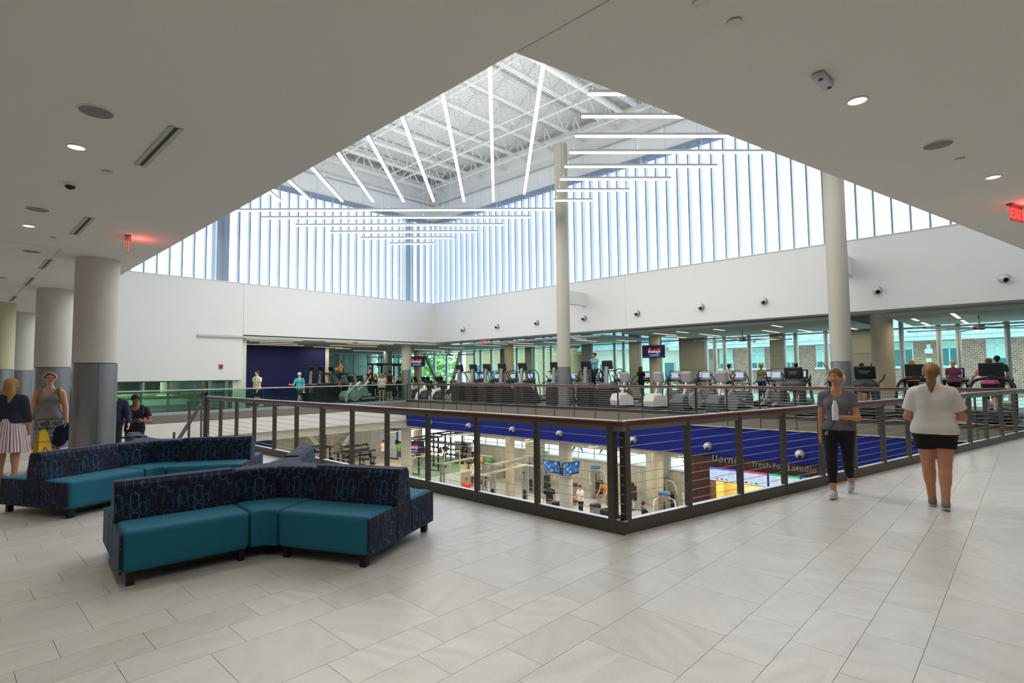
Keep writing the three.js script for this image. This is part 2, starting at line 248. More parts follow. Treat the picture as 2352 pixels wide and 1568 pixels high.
{
  const S = [[10.0, -27.3, 3], [10.9, -28.6, 2.2], [12.0, -30.2, 2.1], [11.8, -31.7, 3.4], [14.3, -27.3, 1.6], [16.2, -27.2, 2.3], [16.2, -28.4, 2.1], [16.2, -30.4, 3.2], [16.3, -32.7, 2], [18.3, -33.6, 1.1], [23.1, -28.6, 2.2], [23.2, -25.2, 2.2], [22.95, -23.3, 1.2], [23.0, -22.1, 2.2], [25.3, -23.9, 2.3], [24.2, -20.4, 1.3], [22.95, -17.4, 1.2], [24.3, -18.2, 2], [23.7, -32.2, 2.8], [26.8, -25.8, 0.9],
    [23.0, -12.7, 2.2], [22.9, -11.5, 1.1], [25.3, -13.3, 2.2], [25.2, -11.5, 2.3], [22.9, -9.8, 1.1], [22.8, -7.4, 1.2], [25.3, -8.6, 2.1], [26.2, -7.4, 2.2], [26.3, -16.8, 2], [27.5, -12.1, 0.9], [22.7, -1.8, 2.5], [26.2, -1.8, 2.1], [23.9, -3.0, 1.3], [26.2, -3.0, 2.1], [26.6, -5.6, 1.7], [21, -36, 3], [14, -36, 3], [23, 2, 2.4], [26, 4, 2.2]];
  for (const [x, z, L] of S) {
    const t = thing('strip_light', 'slim warm strip lamp in the floating ceiling ' + (z > -3.6 ? 'over the treadmills by the brick view' : z > -14 ? 'over the ellipticals' : z > -26.3 ? 'over the stair climbers' : x > 20 ? 'over the recumbent bikes' : 'over the far walkway'), 'strip lamp', [x + L / 2, 3.4, z], 0, 'strip lamps in the gym ceiling');
    part('housing', bx(L + 0.02, 0.012, 0.14, 0, -0.004, 0), alu, t); part('lamp_diffuser', bx(L, 0.008, 0.11, 0, -0.012, 0), glow([1, 0.84, 0.55], 1.6), t);
    area([1, 0.86, 0.62], STRIP, L, 0.11, [0, -0.02, 0], 'down', t);
  }
}
// ---------- linear pendants over the atrium, laid out on the diagonal ----------
{
  const U = 6.97, H = 8.57, q = sqrt(0.5);
  const mk = (x, z, L, alongX, set, nth) => {           // (x,z) one end, L length, direction (1,-1) or (1,1)
    const dx = q, dz = alongX ? q : -q, cx = x + dx * L / 2, cz = z + dz * L / 2;
    const t = thing('linear_pendant', set, 'pendant lamp', [cx, H, cz], alongX ? -PI / 4 : PI / 4, nth);
    part('housing', bx(L, 0.07, 0.1, 0, 0.045, 0), alu, t); part('lamp_diffuser', bx(L, 0.045, 0.095, 0, -0.012, 0), glow([1, 0.97, 0.9], 2.2), t);
    const n = max(2, Math.round(L / 2.4) + 1); for (let k = 0; k < n; k++) part('cable', bar([-L / 2 + 0.12 + k * (L - 0.24) / (n - 1), 0.08, 0], [-L / 2 + 0.12 + k * (L - 0.24) / (n - 1), 12.5 - H, 0], 0.006, 5), alu, t);
    part('lamp_uplight', bx(L, 0.006, 0.06, 0, 0.084, 0), glow([1, 0.97, 0.9], 2.2), t);
    area(NEUTRAL, PENDANT, L, 0.07, [0, -0.04, 0], 'down', t); area(NEUTRAL, UPLIGHT, L, 0.06, [0, 0.095, 0], 'up', t);
  };
  const F = [[2.23, -2.01], [2.2, -2.225], [2.078, -2.345], [1.953, -2.467], [1.83, -2.59], [1.705, -2.712], [1.58, -2.835], [1.455, -2.96], [1.33, -3.08]];
  const fl = ['longest bar beside the centre of the diagonal fan', 'second bar', 'third bar', 'fourth bar', 'fifth bar', 'sixth bar', 'seventh bar', 'eighth bar', 'shortest bar'];
  F.forEach(([x, z], i) => { const x1 = x * U, z1 = z * U, s = 6.2, L = (x1 - s) / q; mk(s, z1 + (x1 - s), L, false, i ? (i === 8 ? 'shortest bright bar lamp at the end of the fan running away under the roof' : fl[i] + ' lamp of the bright fan running away under the roof') : 'bright bar lamp running away, on the side of the tall column', 'bar lamps of the fan'); });
  [[1.21, -3.45, 2.58], [1.39, -3.5, 2.6], [1.62, -3.52, 2.6], [1.868, -3.525, 2.6], [2.115, -3.525, 2.6], [2.36, -3.53, 2.61]].forEach(([x, z, x1], i) => { const x0 = i ? x * U : 8.0, z0 = i ? z * U : z * U - (x * U - 8.0); mk(x0, z0, (x1 * U - x0) / q, true, ['longest', 'second longest', 'third longest', 'third shortest', 'second shortest', 'shortest'][i] + ' bright bar lamp of the tapering set over the glass rail', 'bar lamps of the far set'); });
  [[1.58, -1.11], [1.705, -1.23], [1.83, -1.355], [1.95, -1.478], [2.07, -1.6], [2.192, -1.724], [2.315, -1.847], [2.44, -1.97]].forEach(([x, z], i) => { const x0 = x * U, z0 = z * U, x1 = min(2.6 * U, x0 + (-1.6 - z0)); mk(x0, z0, (x1 - x0) / q, true, ['first', 'second', 'third', 'fourth', 'fifth', 'sixth', 'seventh', 'last and shortest'][i] + ' bar lamp, counting down to the column, of the bright stepped set', 'bar lamps of the stepped set'); });
}
// ---------- ceiling fittings ----------
function downlight(x, z, label, group) {
  const t = thing('downlight', label, 'downlight', [x, CH, z], 0, group);
  part('trim_ring', put(new THREE.TorusGeometry(0.07, 0.008, 6, 24), 0, -0.003, 0, 0, PI / 2), whitePlastic, t); part('lamp_lens', cy(0.066, 0.066, 0.006, 0, -0.005, 0, 24), glow([1, 0.9, 0.68], 3), t);
  const s = new THREE.SpotLight(new THREE.Color().setRGB(...WARM), DOWN, 0, R(62), 0.7, 2); s.name = 'lamp_light'; s.position.set(0, -0.03, 0); s.target.position.set(0, -3, 0); s.target.name = 'aim'; s.castShadow = true; s.shadow.radius = 4; t.add(s, s.target);
}
downlight(0.81, -6.21, 'round recessed downlight behind the large ceiling speaker', 'downlights over the lounge'); downlight(0.81, -9.92, 'round recessed downlight before the second slot vent', 'downlights over the lounge');
for (const [x, z] of [[0.81, -2.5], [0.81, 1.2], [-2.6, -6.2], [-2.6, -9.9], [-2.6, -2.5], [-2.6, 1.2], [-2.6, -13.6], [-2.6, -17.3], [0.81, -21], [-6, -6.2], [-6, -0.5], [-6, -13.6], [-0.9, -15.5]]) downlight(x, z, 'round recessed downlight in the lounge ceiling out of view', 'downlights out of view');
downlight(4.89, -0.89, 'round recessed downlight beside the white access point', 'downlights over the gallery'); downlight(7.94, -0.21, 'round recessed downlight before the red exit sign', 'downlights over the gallery');
for (const [x, z] of [[1.84, -1.56], [11, 0.46], [14.05, 1.13], [4.1, 2.7], [7.2, 3.4], [10.2, 4.1], [13.3, 4.7], [1.1, 2.0], [16, 5], [3, 5.5]]) downlight(x, z, 'round recessed downlight in the gallery ceiling out of view', 'downlights out of view');
function speaker(x, z, label) { const t = thing('ceiling_speaker', label, 'speaker', [x, CH, z], 0); part('rim', put(new THREE.TorusGeometry(0.118, 0.007, 6, 28), 0, -0.003, 0, 0, PI / 2), whitePlastic, t); part('grille', cy(0.115, 0.115, 0.008, 0, -0.008, 0, 28), M('#8d8b88', 0.7, 0.3), t); }
speaker(0.8, -5.26, 'large round ceiling speaker beside the first slot vent'); speaker(0.8, -8.86, 'round ceiling speaker beside the second slot vent'); speaker(1.02, -11.9, 'round ceiling speaker set in the panelled ceiling'); speaker(6.4, -0.54, 'round ceiling speaker over the gallery walk'); speaker(0.85, -15.4, 'round ceiling speaker at the edge of the panelled ceiling');
function slot(z0, z1, label) { const L = abs(z1 - z0), t = thing('slot_vent', label, 'air vent', [1.325, CH, (z0 + z1) / 2], 0); for (const s of [-1, 1]) part('flange', bx(0.036, 0.01, L, s * 0.034, -0.005, 0), M('#b9b7b0', 0.5), t); part('slot', bx(0.032, 0.004, L - 0.04, 0, -0.002, 0), black, t); }
slot(-6.33, -5.12, 'dark linear slot vent between the speaker and the atrium'); slot(-10.09, -8.86, 'dark linear slot vent before the column'); slot(-13.68, -12.51, 'dark linear slot vent in line with the column'); slot(-16.34, -15.02, 'dark linear slot vent beyond the first column'); slot(-19.9, -18.7, 'dark linear slot vent farthest along the corridor');
{ const t = thing('dome_camera', 'small dome camera on the lounge ceiling behind the downlight', 'camera', [0.93, CH, -7.44]); part('base', cy(0.062, 0.07, 0.03, 0, -0.03, 0, 24), whitePlastic, t); part('dome', sph(0.048, 0, -0.03, 0, 1, 0.8, 1), blackGloss, t); }
const sprinklers = [[1.13, -6.75, 'beside the slot vent'], [1.14, -10.51, 'beside the second slot vent'], [3.24, -1.2, 'near the gallery control joint'], [7.01, -0.43, 'beside the gallery speaker'], [2.93, -1.27, 'at the corner of the gallery ceiling']];
for (const [x, z, w] of sprinklers) solo('sprinkler_cover', [cy(0.045, 0.045, 0.008, x, CH - 0.014, z, 22), cy(0.03, 0.03, 0.01, x, CH - 0.008, z, 14)], M('#d9d5cb', 0.6), 'flat round sprinkler cover ' + w, 'sprinkler');
{ const t = thing('access_point', 'white two-lens sensor box on the gallery ceiling', 'sensor', [4.32, CH, -0.99], R(-12.4 + 8)); part('body', rb(0.24, 0.05, 0.085, 0.022, 0, -0.026, 0), M('#c9c6d6', 0.5), t); for (const s of [-1, 1]) part('lens', cy(0.016, 0.016, 0.006, s * 0.085, -0.056, 0.012, 14), blackGloss, t); }
// exit signs
function exitSign(pos, turn, label, k = 1, mirror) {
  const t = thing('exit_sign', label, 'exit sign', pos, turn);
  part('canopy', bx(0.36 * k, 0.02, 0.07, 0, -0.01, 0), steelGrey, t); part('sign_plate', bx(0.33 * k, 0.2 * k, 0.008, 0, -0.12 * k, 0), M('#c98a86', 0.1, 0, { transmission: 0.7, thickness: 0 }), t);
  for (const s of [1, -1]) { const g = text('EXIT', 0.13 * k, 0.004); g.computeBoundingBox(); g.translate(-(g.boundingBox.max.x) / 2, -0.185 * k, 0.006); if (s < 0) g.rotateY(PI); part('sign_letters', g, glow([1, 0.05, 0.04], 2.2), t); }
  const p = new THREE.PointLight(new THREE.Color().setRGB(1, 0.08, 0.06), 0.25); p.name = 'lamp_light'; p.position.set(0.0, -0.12 * k, 0.12); p.castShadow = true; t.add(p);
}
exitSign([1.92, CH, -9.75], R(78), 'glowing red exit sign hung beside the steel-clad column'); exitSign([9.55, CH, -0.05], R(-20), 'glowing red exit sign hung over the gallery walk');
exitSign([24.0, 3.9, -25.2], R(-45), 'small red exit sign hung in the black ceiling gap', 1.7); exitSign([13.9, -1.35, -31.8], R(-30), 'small red exit sign before the navy wall below the walkway', 1.6);
// ---------- ball spotlights on the walls ----------
function ballSpot(x, y, z, r, label, group) {
  const t = thing('ball_spotlight', label, 'spotlight', [x, y, z], 0, group);
  part('wall_plate', put(new THREE.CylinderGeometry(r * 1.15, r * 1.15, 0.02, 22), -0.01, 0, 0, 0, 0, PI / 2), silver, t); const b = part('ball', sph(r, -r * 0.85, 0, 0, 1, 1, 1, 18), M('#d8d8d6', 0.35, 0.2), t);
  part('lens', (() => { const g = new THREE.CylinderGeometry(r * 0.5, r * 0.5, r * 0.2, 18); g.rotateZ(PI / 2); g.rotateY(0.5); g.rotateZ(0.55); g.translate(-r * 1.55, -r * 0.55, r * 0.35); return clean(g); })(), blackGloss, b);
}
[-24.24, -21.4, -18.5, -15.5, -12.6, -9.65, -7.2, -3.59, -0.47].forEach((z, i) => ballSpot(WX, 4.21, z, 0.12, 'white ball spotlight on the upper bulkhead, ' + ['first', 'second', 'third', 'fourth', 'fifth', 'sixth', 'seventh', 'eighth', 'ninth'][i] + ' from the wall corner', 'ball spotlights on the upper bulkhead'));
[-24.35, -21.15, -18.06, -15.2, -11.5, -8.49, -5.48].forEach((z, i) => ballSpot(19.03, -1.06, z, 0.125, 'white ball spotlight on the navy band, ' + ['first', 'second', 'third', 'fourth', 'fifth', 'sixth', 'seventh'][i] + ' from the corner below the walkway', 'ball spotlights on the navy band'));
// ---------- guardrails ----------
// one run of guardrail: local x along the run from 0 to L, posts at the given stations; z = towards the void is negative
function guard(name, label, origin, turn, L, posts, o = {}) {
  const h = o.h ?? 1.11, t = thing(name, label, 'guardrail', origin, turn);
  part('kerb_channel', [bx(L, 0.125, 0.012, L / 2, 0.0625, 0), bx(L, 0.012, 0.07, L / 2, 0.119, -0.03)], steelDark, t);
  part('kerb_strip', bx(L, 0.008, 0.06, L / 2, 0.13, -0.034), M('#dfe4ea', 0.3, 0.3), t);
  const pg = bx(0.016, h - 0.12, 0.075, 0, (h - 0.12) / 2 + 0.06, -0.03), wide = [bx(0.016, h - 0.12, 0.075, -0.03, (h - 0.12) / 2 + 0.06, -0.03), bx(0.016, h - 0.12, 0.075, 0.03, (h - 0.12) / 2 + 0.06, -0.03), bx(0.06, h - 0.12, 0.02, 0, (h - 0.12) / 2 + 0.06, 0)];
  const pw = one(wide), pn = one([pg, bx(0.05, h - 0.12, 0.012, 0, (h - 0.12) / 2 + 0.06, 0)]);
  for (const [s, w] of posts) part('post', w ? pw : pn, steelDark, t).position.x = s;
  part('rail_channel', bx(L + (o.over ?? 0), 0.05, 0.06, L / 2, h - 0.075, -0.03), steelGrey, t);
  const cap = part('wood_cap', rb(L + (o.over ?? 0), 0.045, 0.085, 0.012, L / 2, h - 0.026, -0.03), woodRail, t); part('steel_top', rb(L + (o.over ?? 0), 0.008, 0.07, 0.003, L / 2, h - 0.001, -0.03), M('#c9ccd2', 0.25, 0.7), cap);
  const cg = bar([0.02, 0, 0], [L - 0.02, 0, 0], o.cr ?? 0.0032, 6); for (let k = 0; k < 9; k++) part('cable', cg, cableM, t).position.set(0, 0.2 + k * 0.093, -0.03);
  return t;
}
guard('cable_guardrail', 'brown-capped cable guardrail running from the near corner to the stair', [4.71, 0, -15.1], -PI / 2, 12.13, [0.12, 1.12, 2.12, 3.12, 4.12, 5.13, 6.14, 7.14, 8.12, 9.13, 10.14, 11.15, 12.06].map((s, i) => [12.1 - s, i === 0 || i === 6]));
guard('cable_guardrail', 'brown-capped cable guardrail along the gallery walk beside the two women', [4.71, 0, -3.0], -R(12.387), 14.7, [...Array(15)].map((_, i) => [0.09 + i * 0.958, i === 0 || i === 9]));
guard('cable_guardrail', 'brown-capped cable guardrail in front of the stair climbers', [19.05, 0, 0.1], PI / 2, 26.75, [...Array(25)].map((_, i) => [0.14 + i * 1.105, i % 6 === 2]), { h: 1.075, cr: 0.0045 });
{ // descending end of the first run and its round handrail
  const t = thing('stair_rail', 'sloping steel stair rail with cables and a round handrail beside the stair', 'handrail', [4.71, 0, -15.1]);
  part('sloping_rail', beam([-0.03, 1.06, 0], [-0.03, -0.72, -3.1], 0.06, 0.06), steelDark, t); part('post', bx(0.06, 1.9, 0.02, -0.03, -0.1, -1.2), steelDark, t); part('post', bx(0.06, 1.9, 0.02, -0.03, -0.9, -2.5), steelDark, t); part('post', bx(0.06, 1.15, 0.045, -0.03, 0.5, 0.02), steelDark, t);
  part('round_handrail', tube([[-0.12, 0.72, 0.06], [-0.12, 0.88, 0.05], [-0.12, 0.9, -0.08], [-0.12, 0.78, -0.3], [-0.12, -0.75, -3.0]], 0.024, 40, 8, false, 0.1), steelGrey, t); part('handrail_return', bar([-0.12, 0.02, 0.06], [-0.12, 0.74, 0.06], 0.024, 8), steelGrey, t);
  for (const z of [-0.2, -1.6]) part('bracket', bar([-0.12, 0.83 + z * 0.57, z], [-0.03, 0.78 + z * 0.57, z], 0.008, 6), steelGrey, t);
  for (let k = 0; k < 8; k++) part('cable', bar([-0.03, 0.95 - k * 0.1, 0], [-0.03, -0.83 - k * 0.1, -3.1], 0.003, 5), cableM, t);
}
{ // frameless glass rail along the far walkway
  const t = thing('glass_guardrail', 'frameless glass guardrail with steel cap along the far walkway', 'guardrail', [0, 0, -26.7]);
  for (let k = 0; k < 11; k++) part('pane', bb(4.0 + k * 1.365, 4.0 + (k + 1) * 1.365 - 0.014, 0.02, 1.0, -0.01, 0.008), glassGreen, t);
  part('cap_rail', rb(15.1, 0.05, 0.06, 0.01, 11.5, 1.025, 0), M('#cfd0cc', 0.3, 0.6), t); part('base_shoe', bb(4, 19.0, -0.02, 0.11, -0.04, 0.03), M('#b4bac4', 0.35, 0.6), t);
}
// slab faces towards the atrium
struct('beam', [bb(2.3, 19.05, -0.33, -0.005, -26.72, -26.68), bb(19.03, 19.07, -0.33, -0.005, -26.7, 0.1)], M('#7d766c', 0.6), 'grey steel slab edge round the far sides of the atrium', 'beam');
{ const f = struct('wall_far_band', bb(19.04, 19.3, -1.4, -0.36, -26.6, 0.2), navy, 'deep blue band below the far guardrail', 'wall'); part('ledge', bb(19.0, 19.06, -0.36, -0.33, -26.7, 0.2), M('#cfc8a8', 0.5), f); for (let k = 0; k < 24; k++) part('stiffener', bx(0.03, 0.3, 0.012, 19.02, -0.17, -0.03 - k * 1.105), steelDark, f); part('navy_panel', bb(19.32, 19.6, -1.4, -0.36, -30, 0.2), navy, f); }
struct('wall_walkway_band', bb(-2, 19.04, -1.07, -0.35, -26.95, -26.7), M('#e9e5df', 0.8), 'white band below the glass guardrail', 'wall');
struct('ceiling_lower', [bb(19.3, 29.4, -1.5, -0.34, -46, 8), bb(-9, 19.3, -1.5, -1.05, -46, -26.95), bb(-9, 4.7, -1.5, -0.34, -14.4, 8), poly([[4.7, railZ(4.7)], [19.3, railZ(19.3)], [19.3, 8], [4.7, 8]], -1.5, -0.34)], M('#d8d2c0', 0.85), 'painted ceiling of the lower level', 'ceiling');
// ---------- behind the far walkway ----------
struct('wall_navy', [bb(10.2, 17.45, 0, 3.5, -33.6, -33.35), bb(10.2, 10.4, 0, 3.4, -33.35, -29.6)], navyDark, 'dark navy accent wall behind the walkway', 'wall');
struct('wall_return', [bb(17.45, 17.7, 0, 3.5, -40, -33.35)], plaster, 'white wall end beside the navy wall', 'wall');
{ // interior glazing below the hung panel
  const w = struct('window_3', [bb(4.2, 9.5, 0.08, 0.14, -27.3, -27.2), bb(4.2, 9.5, 1.38, 1.44, -27.3, -27.2), bb(4.2, 9.5, 0.9, 0.94, -27.29, -27.21)], M('#6d7672', 0.5, 0.4), 'interior window strip below the white panel', 'window');
  for (const x of [4.2, 5.95, 6.95, 8.0, 8.75, 9.5]) part('mullion', bb(x, x + 0.06, 0.08, 1.44, -27.3, -27.2), M('#6d7672', 0.5, 0.4), w);
  for (const [a, b] of [[4.26, 5.95], [6.01, 6.95], [7.01, 8.0], [8.06, 8.75], [8.81, 9.5]]) part('pane', bb(a, b, 0.14, 1.38, -27.255, -27.245), glassGreen, w);
  struct('wall_side_room', [bb(-2, 10.2, 2.6, 4.1, -36.2, -36), bb(-2, 10.2, 0, 0.35, -36.2, -36), bb(9.6, 10.2, 0, 3.4, -29.6, -27.2)], M('#dcdcc6', 0.8), 'pale wall of the side room with windows', 'wall');
  const g = struct('window_4', [...Array(8)].map((_, k) => bb(-1 + k * 1.5, -0.92 + k * 1.5, 0.35, 2.6, -36.2, -36.1)).concat([bb(-2, 10.2, 1.35, 1.42, -36.2, -36.1)]), alu, 'windows of the side room', 'window');
  for (let k = 0; k < 7; k++) part('pane', bb(-0.92 + k * 1.5, 0.5 + k * 1.5, 0.36, 2.6, -36.15, -36.14), glassGreen, g);
  solo('air_duct', bar([3, 0.62, -33.5], [10.1, 0.62, -33.5], 0.16, 18), M('#c9c389', 0.6), 'long round pale duct seen through the interior window', 'duct');
  solo('round_lamp_drum', [cy(0.42, 0.42, 0.7, 7.9, 0.75, -30.5, 24), cy(0.62, 0.5, 0.06, 7.9, 0.7, -30.5, 24)], M('#dad7b4', 0.7), 'pale round column head seen through the interior window', 'column head');
  solo('fire_alarm', [rb(0.16, 0.2, 0.05, 0.01, 9.0, 2.05, WZ + 0.025)], M('#9c2f33', 0.5), 'small red fire alarm on the white panel', 'alarm');
}
// ---------- window wall of the upper gym ----------
const GX = 29;
{
  const frame = M('#eef3f6', 0.4, 0.1), pan = M('#a3a79c', 0.7), panS = pan;
  const w = struct('window_5', [bb(GX - 0.05, GX + 0.15, 4.05, 4.4, -46, 8), bb(GX - 0.05, GX + 0.15, -0.3, 0.06, -46, 8), bb(GX, GX + 0.08, 3.32, 3.4, -46, 8)], frame, 'tall window wall behind the cardio machines', 'window');
  const mul = [-45, -43.4, -41.8, -40, -38.4, -36.6, -35, -33.2, -31.6, -30.9, -29.7, -28.1, -27.05, -25.4, -24.5, -23.85, -22.6, -20.45, -18.75, -18.1, -16.95, -15.63, -12.9, -12.4, -11.88, -10.58, -8.9, -8.35, -7.03, -4.07, -2.78, -2.14, -0.64, 0.9, 2.4, 3.9, 5.4, 6.9, 7.95];
  for (const z of mul) { const m = part('mullion', bb(GX - 0.02, GX + 0.12, 0.06, 4.05, z - 0.09, z + 0.09), frame, w); part('mullion_cap', bb(GX - 0.1, GX - 0.02, 0.06, 4.05, z - 0.02, z + 0.03), M('#9aa5b4', 0.4, 0.4), m); }
  const pans = [[-44, -43.4], [-38.9, -38.4], [-28.71, -28.2], [-26.21, -25.6], [-21.24, -20.5], [-17.69, -17.05], [-14.44, -13.0], [-9.54, -8.98], [-6.1, -5.0]];
  for (const [a, b] of pans) { const p = part('infill_panel', bb(GX - 0.06, GX + 0.1, 0.06, 4.05, a, b), pan, w); for (const y of [1.1, 1.72, 2.35]) part('panel_rib', bb(GX - 0.09, GX - 0.05, y - 0.02, y + 0.02, a, b), panS, p); }
  for (let k = 0; k < mul.length - 1; k++) part('pane', bb(GX + 0.04, GX + 0.05, 0.06, 4.05, mul[k] + 0.09, mul[k + 1] - 0.09), glassGreen, w);
  // diagonal braces
  solo('steel_brace', beam([27.6, 3.25, -36.1], [27.6, 0.07, -33.7], 0.22, 0.22), M('#aeb5b0', 0.5), 'slanted grey steel brace by the windows behind the weight frames', 'brace');
  solo('steel_brace', beam([27.8, 0.05, -33.2], [27.8, 3.27, -31.9], 0.2, 0.2), M('#aeb5b0', 0.5), 'slanted grey steel brace by the windows beside the corner television', 'brace');
  // far end windows
  const e = struct('window_6', [bb(17.7, 29, 3.3, 3.4, -40.1, -40), bb(17.7, 29, 0, 0.1, -40.1, -40)], frame, 'window wall at the far end of the gym towards the trees', 'window');
  for (let k = 0; k < 9; k++) part('mullion', bb(18.2 + k * 1.3, 18.5 + k * 1.3, 0.1, 3.3, -40.1, -39.98), frame, e);
  for (let k = 0; k < 8; k++) part('pane', bb(18.5 + k * 1.3, 19.5 + k * 1.3, 0.1, 3.3, -40.06, -40.05), glassGreen, e);
  part('upper_fill', bb(17.7, 29, 3.4, 4.2, -40.1, -40), frame, e);
}
struct('wall_gym_end', [bb(10.4, 17.45, 0, 4.2, -40.2, -39.9)], plaster, 'white wall closing the gym beside the navy wall', 'wall');
// ---------- lower level ----------
const concTex = noiseTex(256, (x, y, S) => { const v = vnoise(x / S * 24, y / S * 3, 24), c = 176 + (v - 0.5) * 26 + (hash(x, y) - 0.5) * 14; return [c, c - 1, c - 12]; }, 0.35);
const concM = new THREE.MeshStandardMaterial({ map: concTex, roughness: 0.9 });
{
  const seg = (x, z0, z1, sill) => [bb(x, x + 0.35, LOW, sill, z0, z1), bb(x, x + 0.35, -3.26, -1.4, z0, z1)];
  const w = struct('wall_lower', [...seg(29, -34, -24.4, -3.78), ...seg(29, -24.4, -8.6, -3.95), ...seg(29, -8.6, 8, -4.2), bb(28.2, 29.1, LOW, -1.4, -25.6, -24.6), bb(28.2, 29.1, LOW, -1.4, -16.3, -15.2)], concM, 'board-marked concrete wall with a high strip of windows behind the lower gym', 'wall', 1);
  part('end_wall', bb(10, 29, LOW, -2.6, -40.2, -40), concM, w, 1); part('end_wall', bb(21, 22.2, LOW, -1.4, -40.0, -39.8), concM, w, 1);
  const s = struct('window_7', [bb(28.9, 29.02, -3.83, -3.76, -34, -24.6), bb(28.9, 29.02, -4.0, -3.93, -24.6, -8.6), bb(28.9, 29.02, -4.25, -4.18, -8.6, 2)], alu, 'high strip of windows in the concrete wall of the lower gym', 'window');
  for (let k = 0; k < 26; k++) part('mullion', bb(29.05, 29.12, -4.0, -3.26, -33 + k * 1.25, -32.95 + k * 1.25), alu, s);
  for (let k = 0; k < 26; k++) part('pane', bb(29.08, 29.09, -4.0, -3.26, -32.95 + k * 1.25, -31.75 + k * 1.25), clear, s);
  const e = struct('window_8', [bb(10, 29, -2.62, -2.55, -40.15, -40)], alu, 'high window band at the end of the lower gym', 'window'); for (let k = 0; k < 9; k++) part('pane', bb(10.1 + k * 2.1, 12.1 + k * 2.1, -2.55, -1.5, -40.1, -40.09), glassGreen, e);
  for (const [x, s2] of [[19.6, 1], [22.6, -1]]) solo('steel_brace', beam([x - 1.35 * s2, -1.72, -39.3], [x + 0.6 * s2, -3.9, -39.3], 0.3, 0.3), M('#c3ccc6', 0.6), s2 > 0 ? 'pale slanted strut of the V brace on the navy wall side' : 'pale slanted strut of the V brace on the column side', 'brace');
  struct('wall_lower_navy', [bb(4.8, 14.2, LOW, -1.4, -33.7, -33.4)], navyDark, 'navy wall with white lettering below the walkway', 'wall');
  const tg = text('DEFE', 0.62, 0.012); tg.translate(9.75, -2.35, -33.4); solo('wall_lettering', tg, M('#d9d6d6', 0.7), 'big white letters on the navy wall below the walkway', 'lettering');
  const g = struct('window_9', [bb(4.8, 7.4, LOW, -3.4, -30.1, -30), bb(7.5, 9.4, -3.2, -1.5, -31.2, -31)], M('#b8b39d', 0.8), 'pale partition beside the stair foot', 'wall');
  for (let k = 0; k < 3; k++) part('pane', bb(5 + k * 0.8, 5.7 + k * 0.8, -3.4, -1.5, -30.06, -30.05), glassGreen, g);
  struct('wall_lower_back', [bb(-9, 29, LOW, -1.4, 2.0, 2.3), bb(2.0, 2.3, LOW, -1.4, -33, 2)], plaster, 'white wall enclosing the lower hall', 'wall');
}
// strip pendants of the lower gym
for (const [x, y, z, L] of [[23.2, -2.25, -26.4, 2.4], [24.4, -2.3, -17, 1.5], [24.6, -2.35, -12.1, 1.2], [23.4, -2.35, -11.2, 1.6], [24, -2.3, -21, 2], [22, -2.2, -31, 2.4], [21.5, -2.2, -8, 2], [12, -1.7, -29, 3], [16, -1.7, -30, 3], [22, -1.7, -2, 3], [21, -1.62, -14, 2.4], [21, -1.62, -18, 2.4], [21, -1.62, -22, 2.4], [25.5, -1.62, -14.5, 2.4], [25.5, -1.62, -19, 2.4], [25.5, -1.62, -24, 2.4], [25.5, -1.62, -29, 2.4], [25, -1.62, -34, 2.4], [21, -1.62, -35, 2.4], [15, -1.62, -36, 2.4]]) {
  const t = thing('strip_pendant', 'warm strip lamp hung in the lower gym ' + (x < 18 ? 'below the walkway' : z < -25 ? 'near the raised platform' : z > -9 ? 'by the food counter' : 'before the concrete wall'), 'strip lamp', [x, y, z], 0, 'strip lamps of the lower gym');
  part('housing', bx(L, 0.06, 0.1, 0, 0.03, 0), alu, t); part('lamp_diffuser', bx(L, 0.02, 0.09, 0, -0.01, 0), glow([1, 0.86, 0.62], 1.7), t); for (const s of [-1, 1]) part('cable', bar([s * L * 0.4, 0.05, 0], [s * L * 0.4, -1.5 - y, 0], 0.006, 5), alu, t); area([1, 0.9, 0.72], STRIP * 5, L, 0.09, [0, -0.03, 0], 'down', t);
}
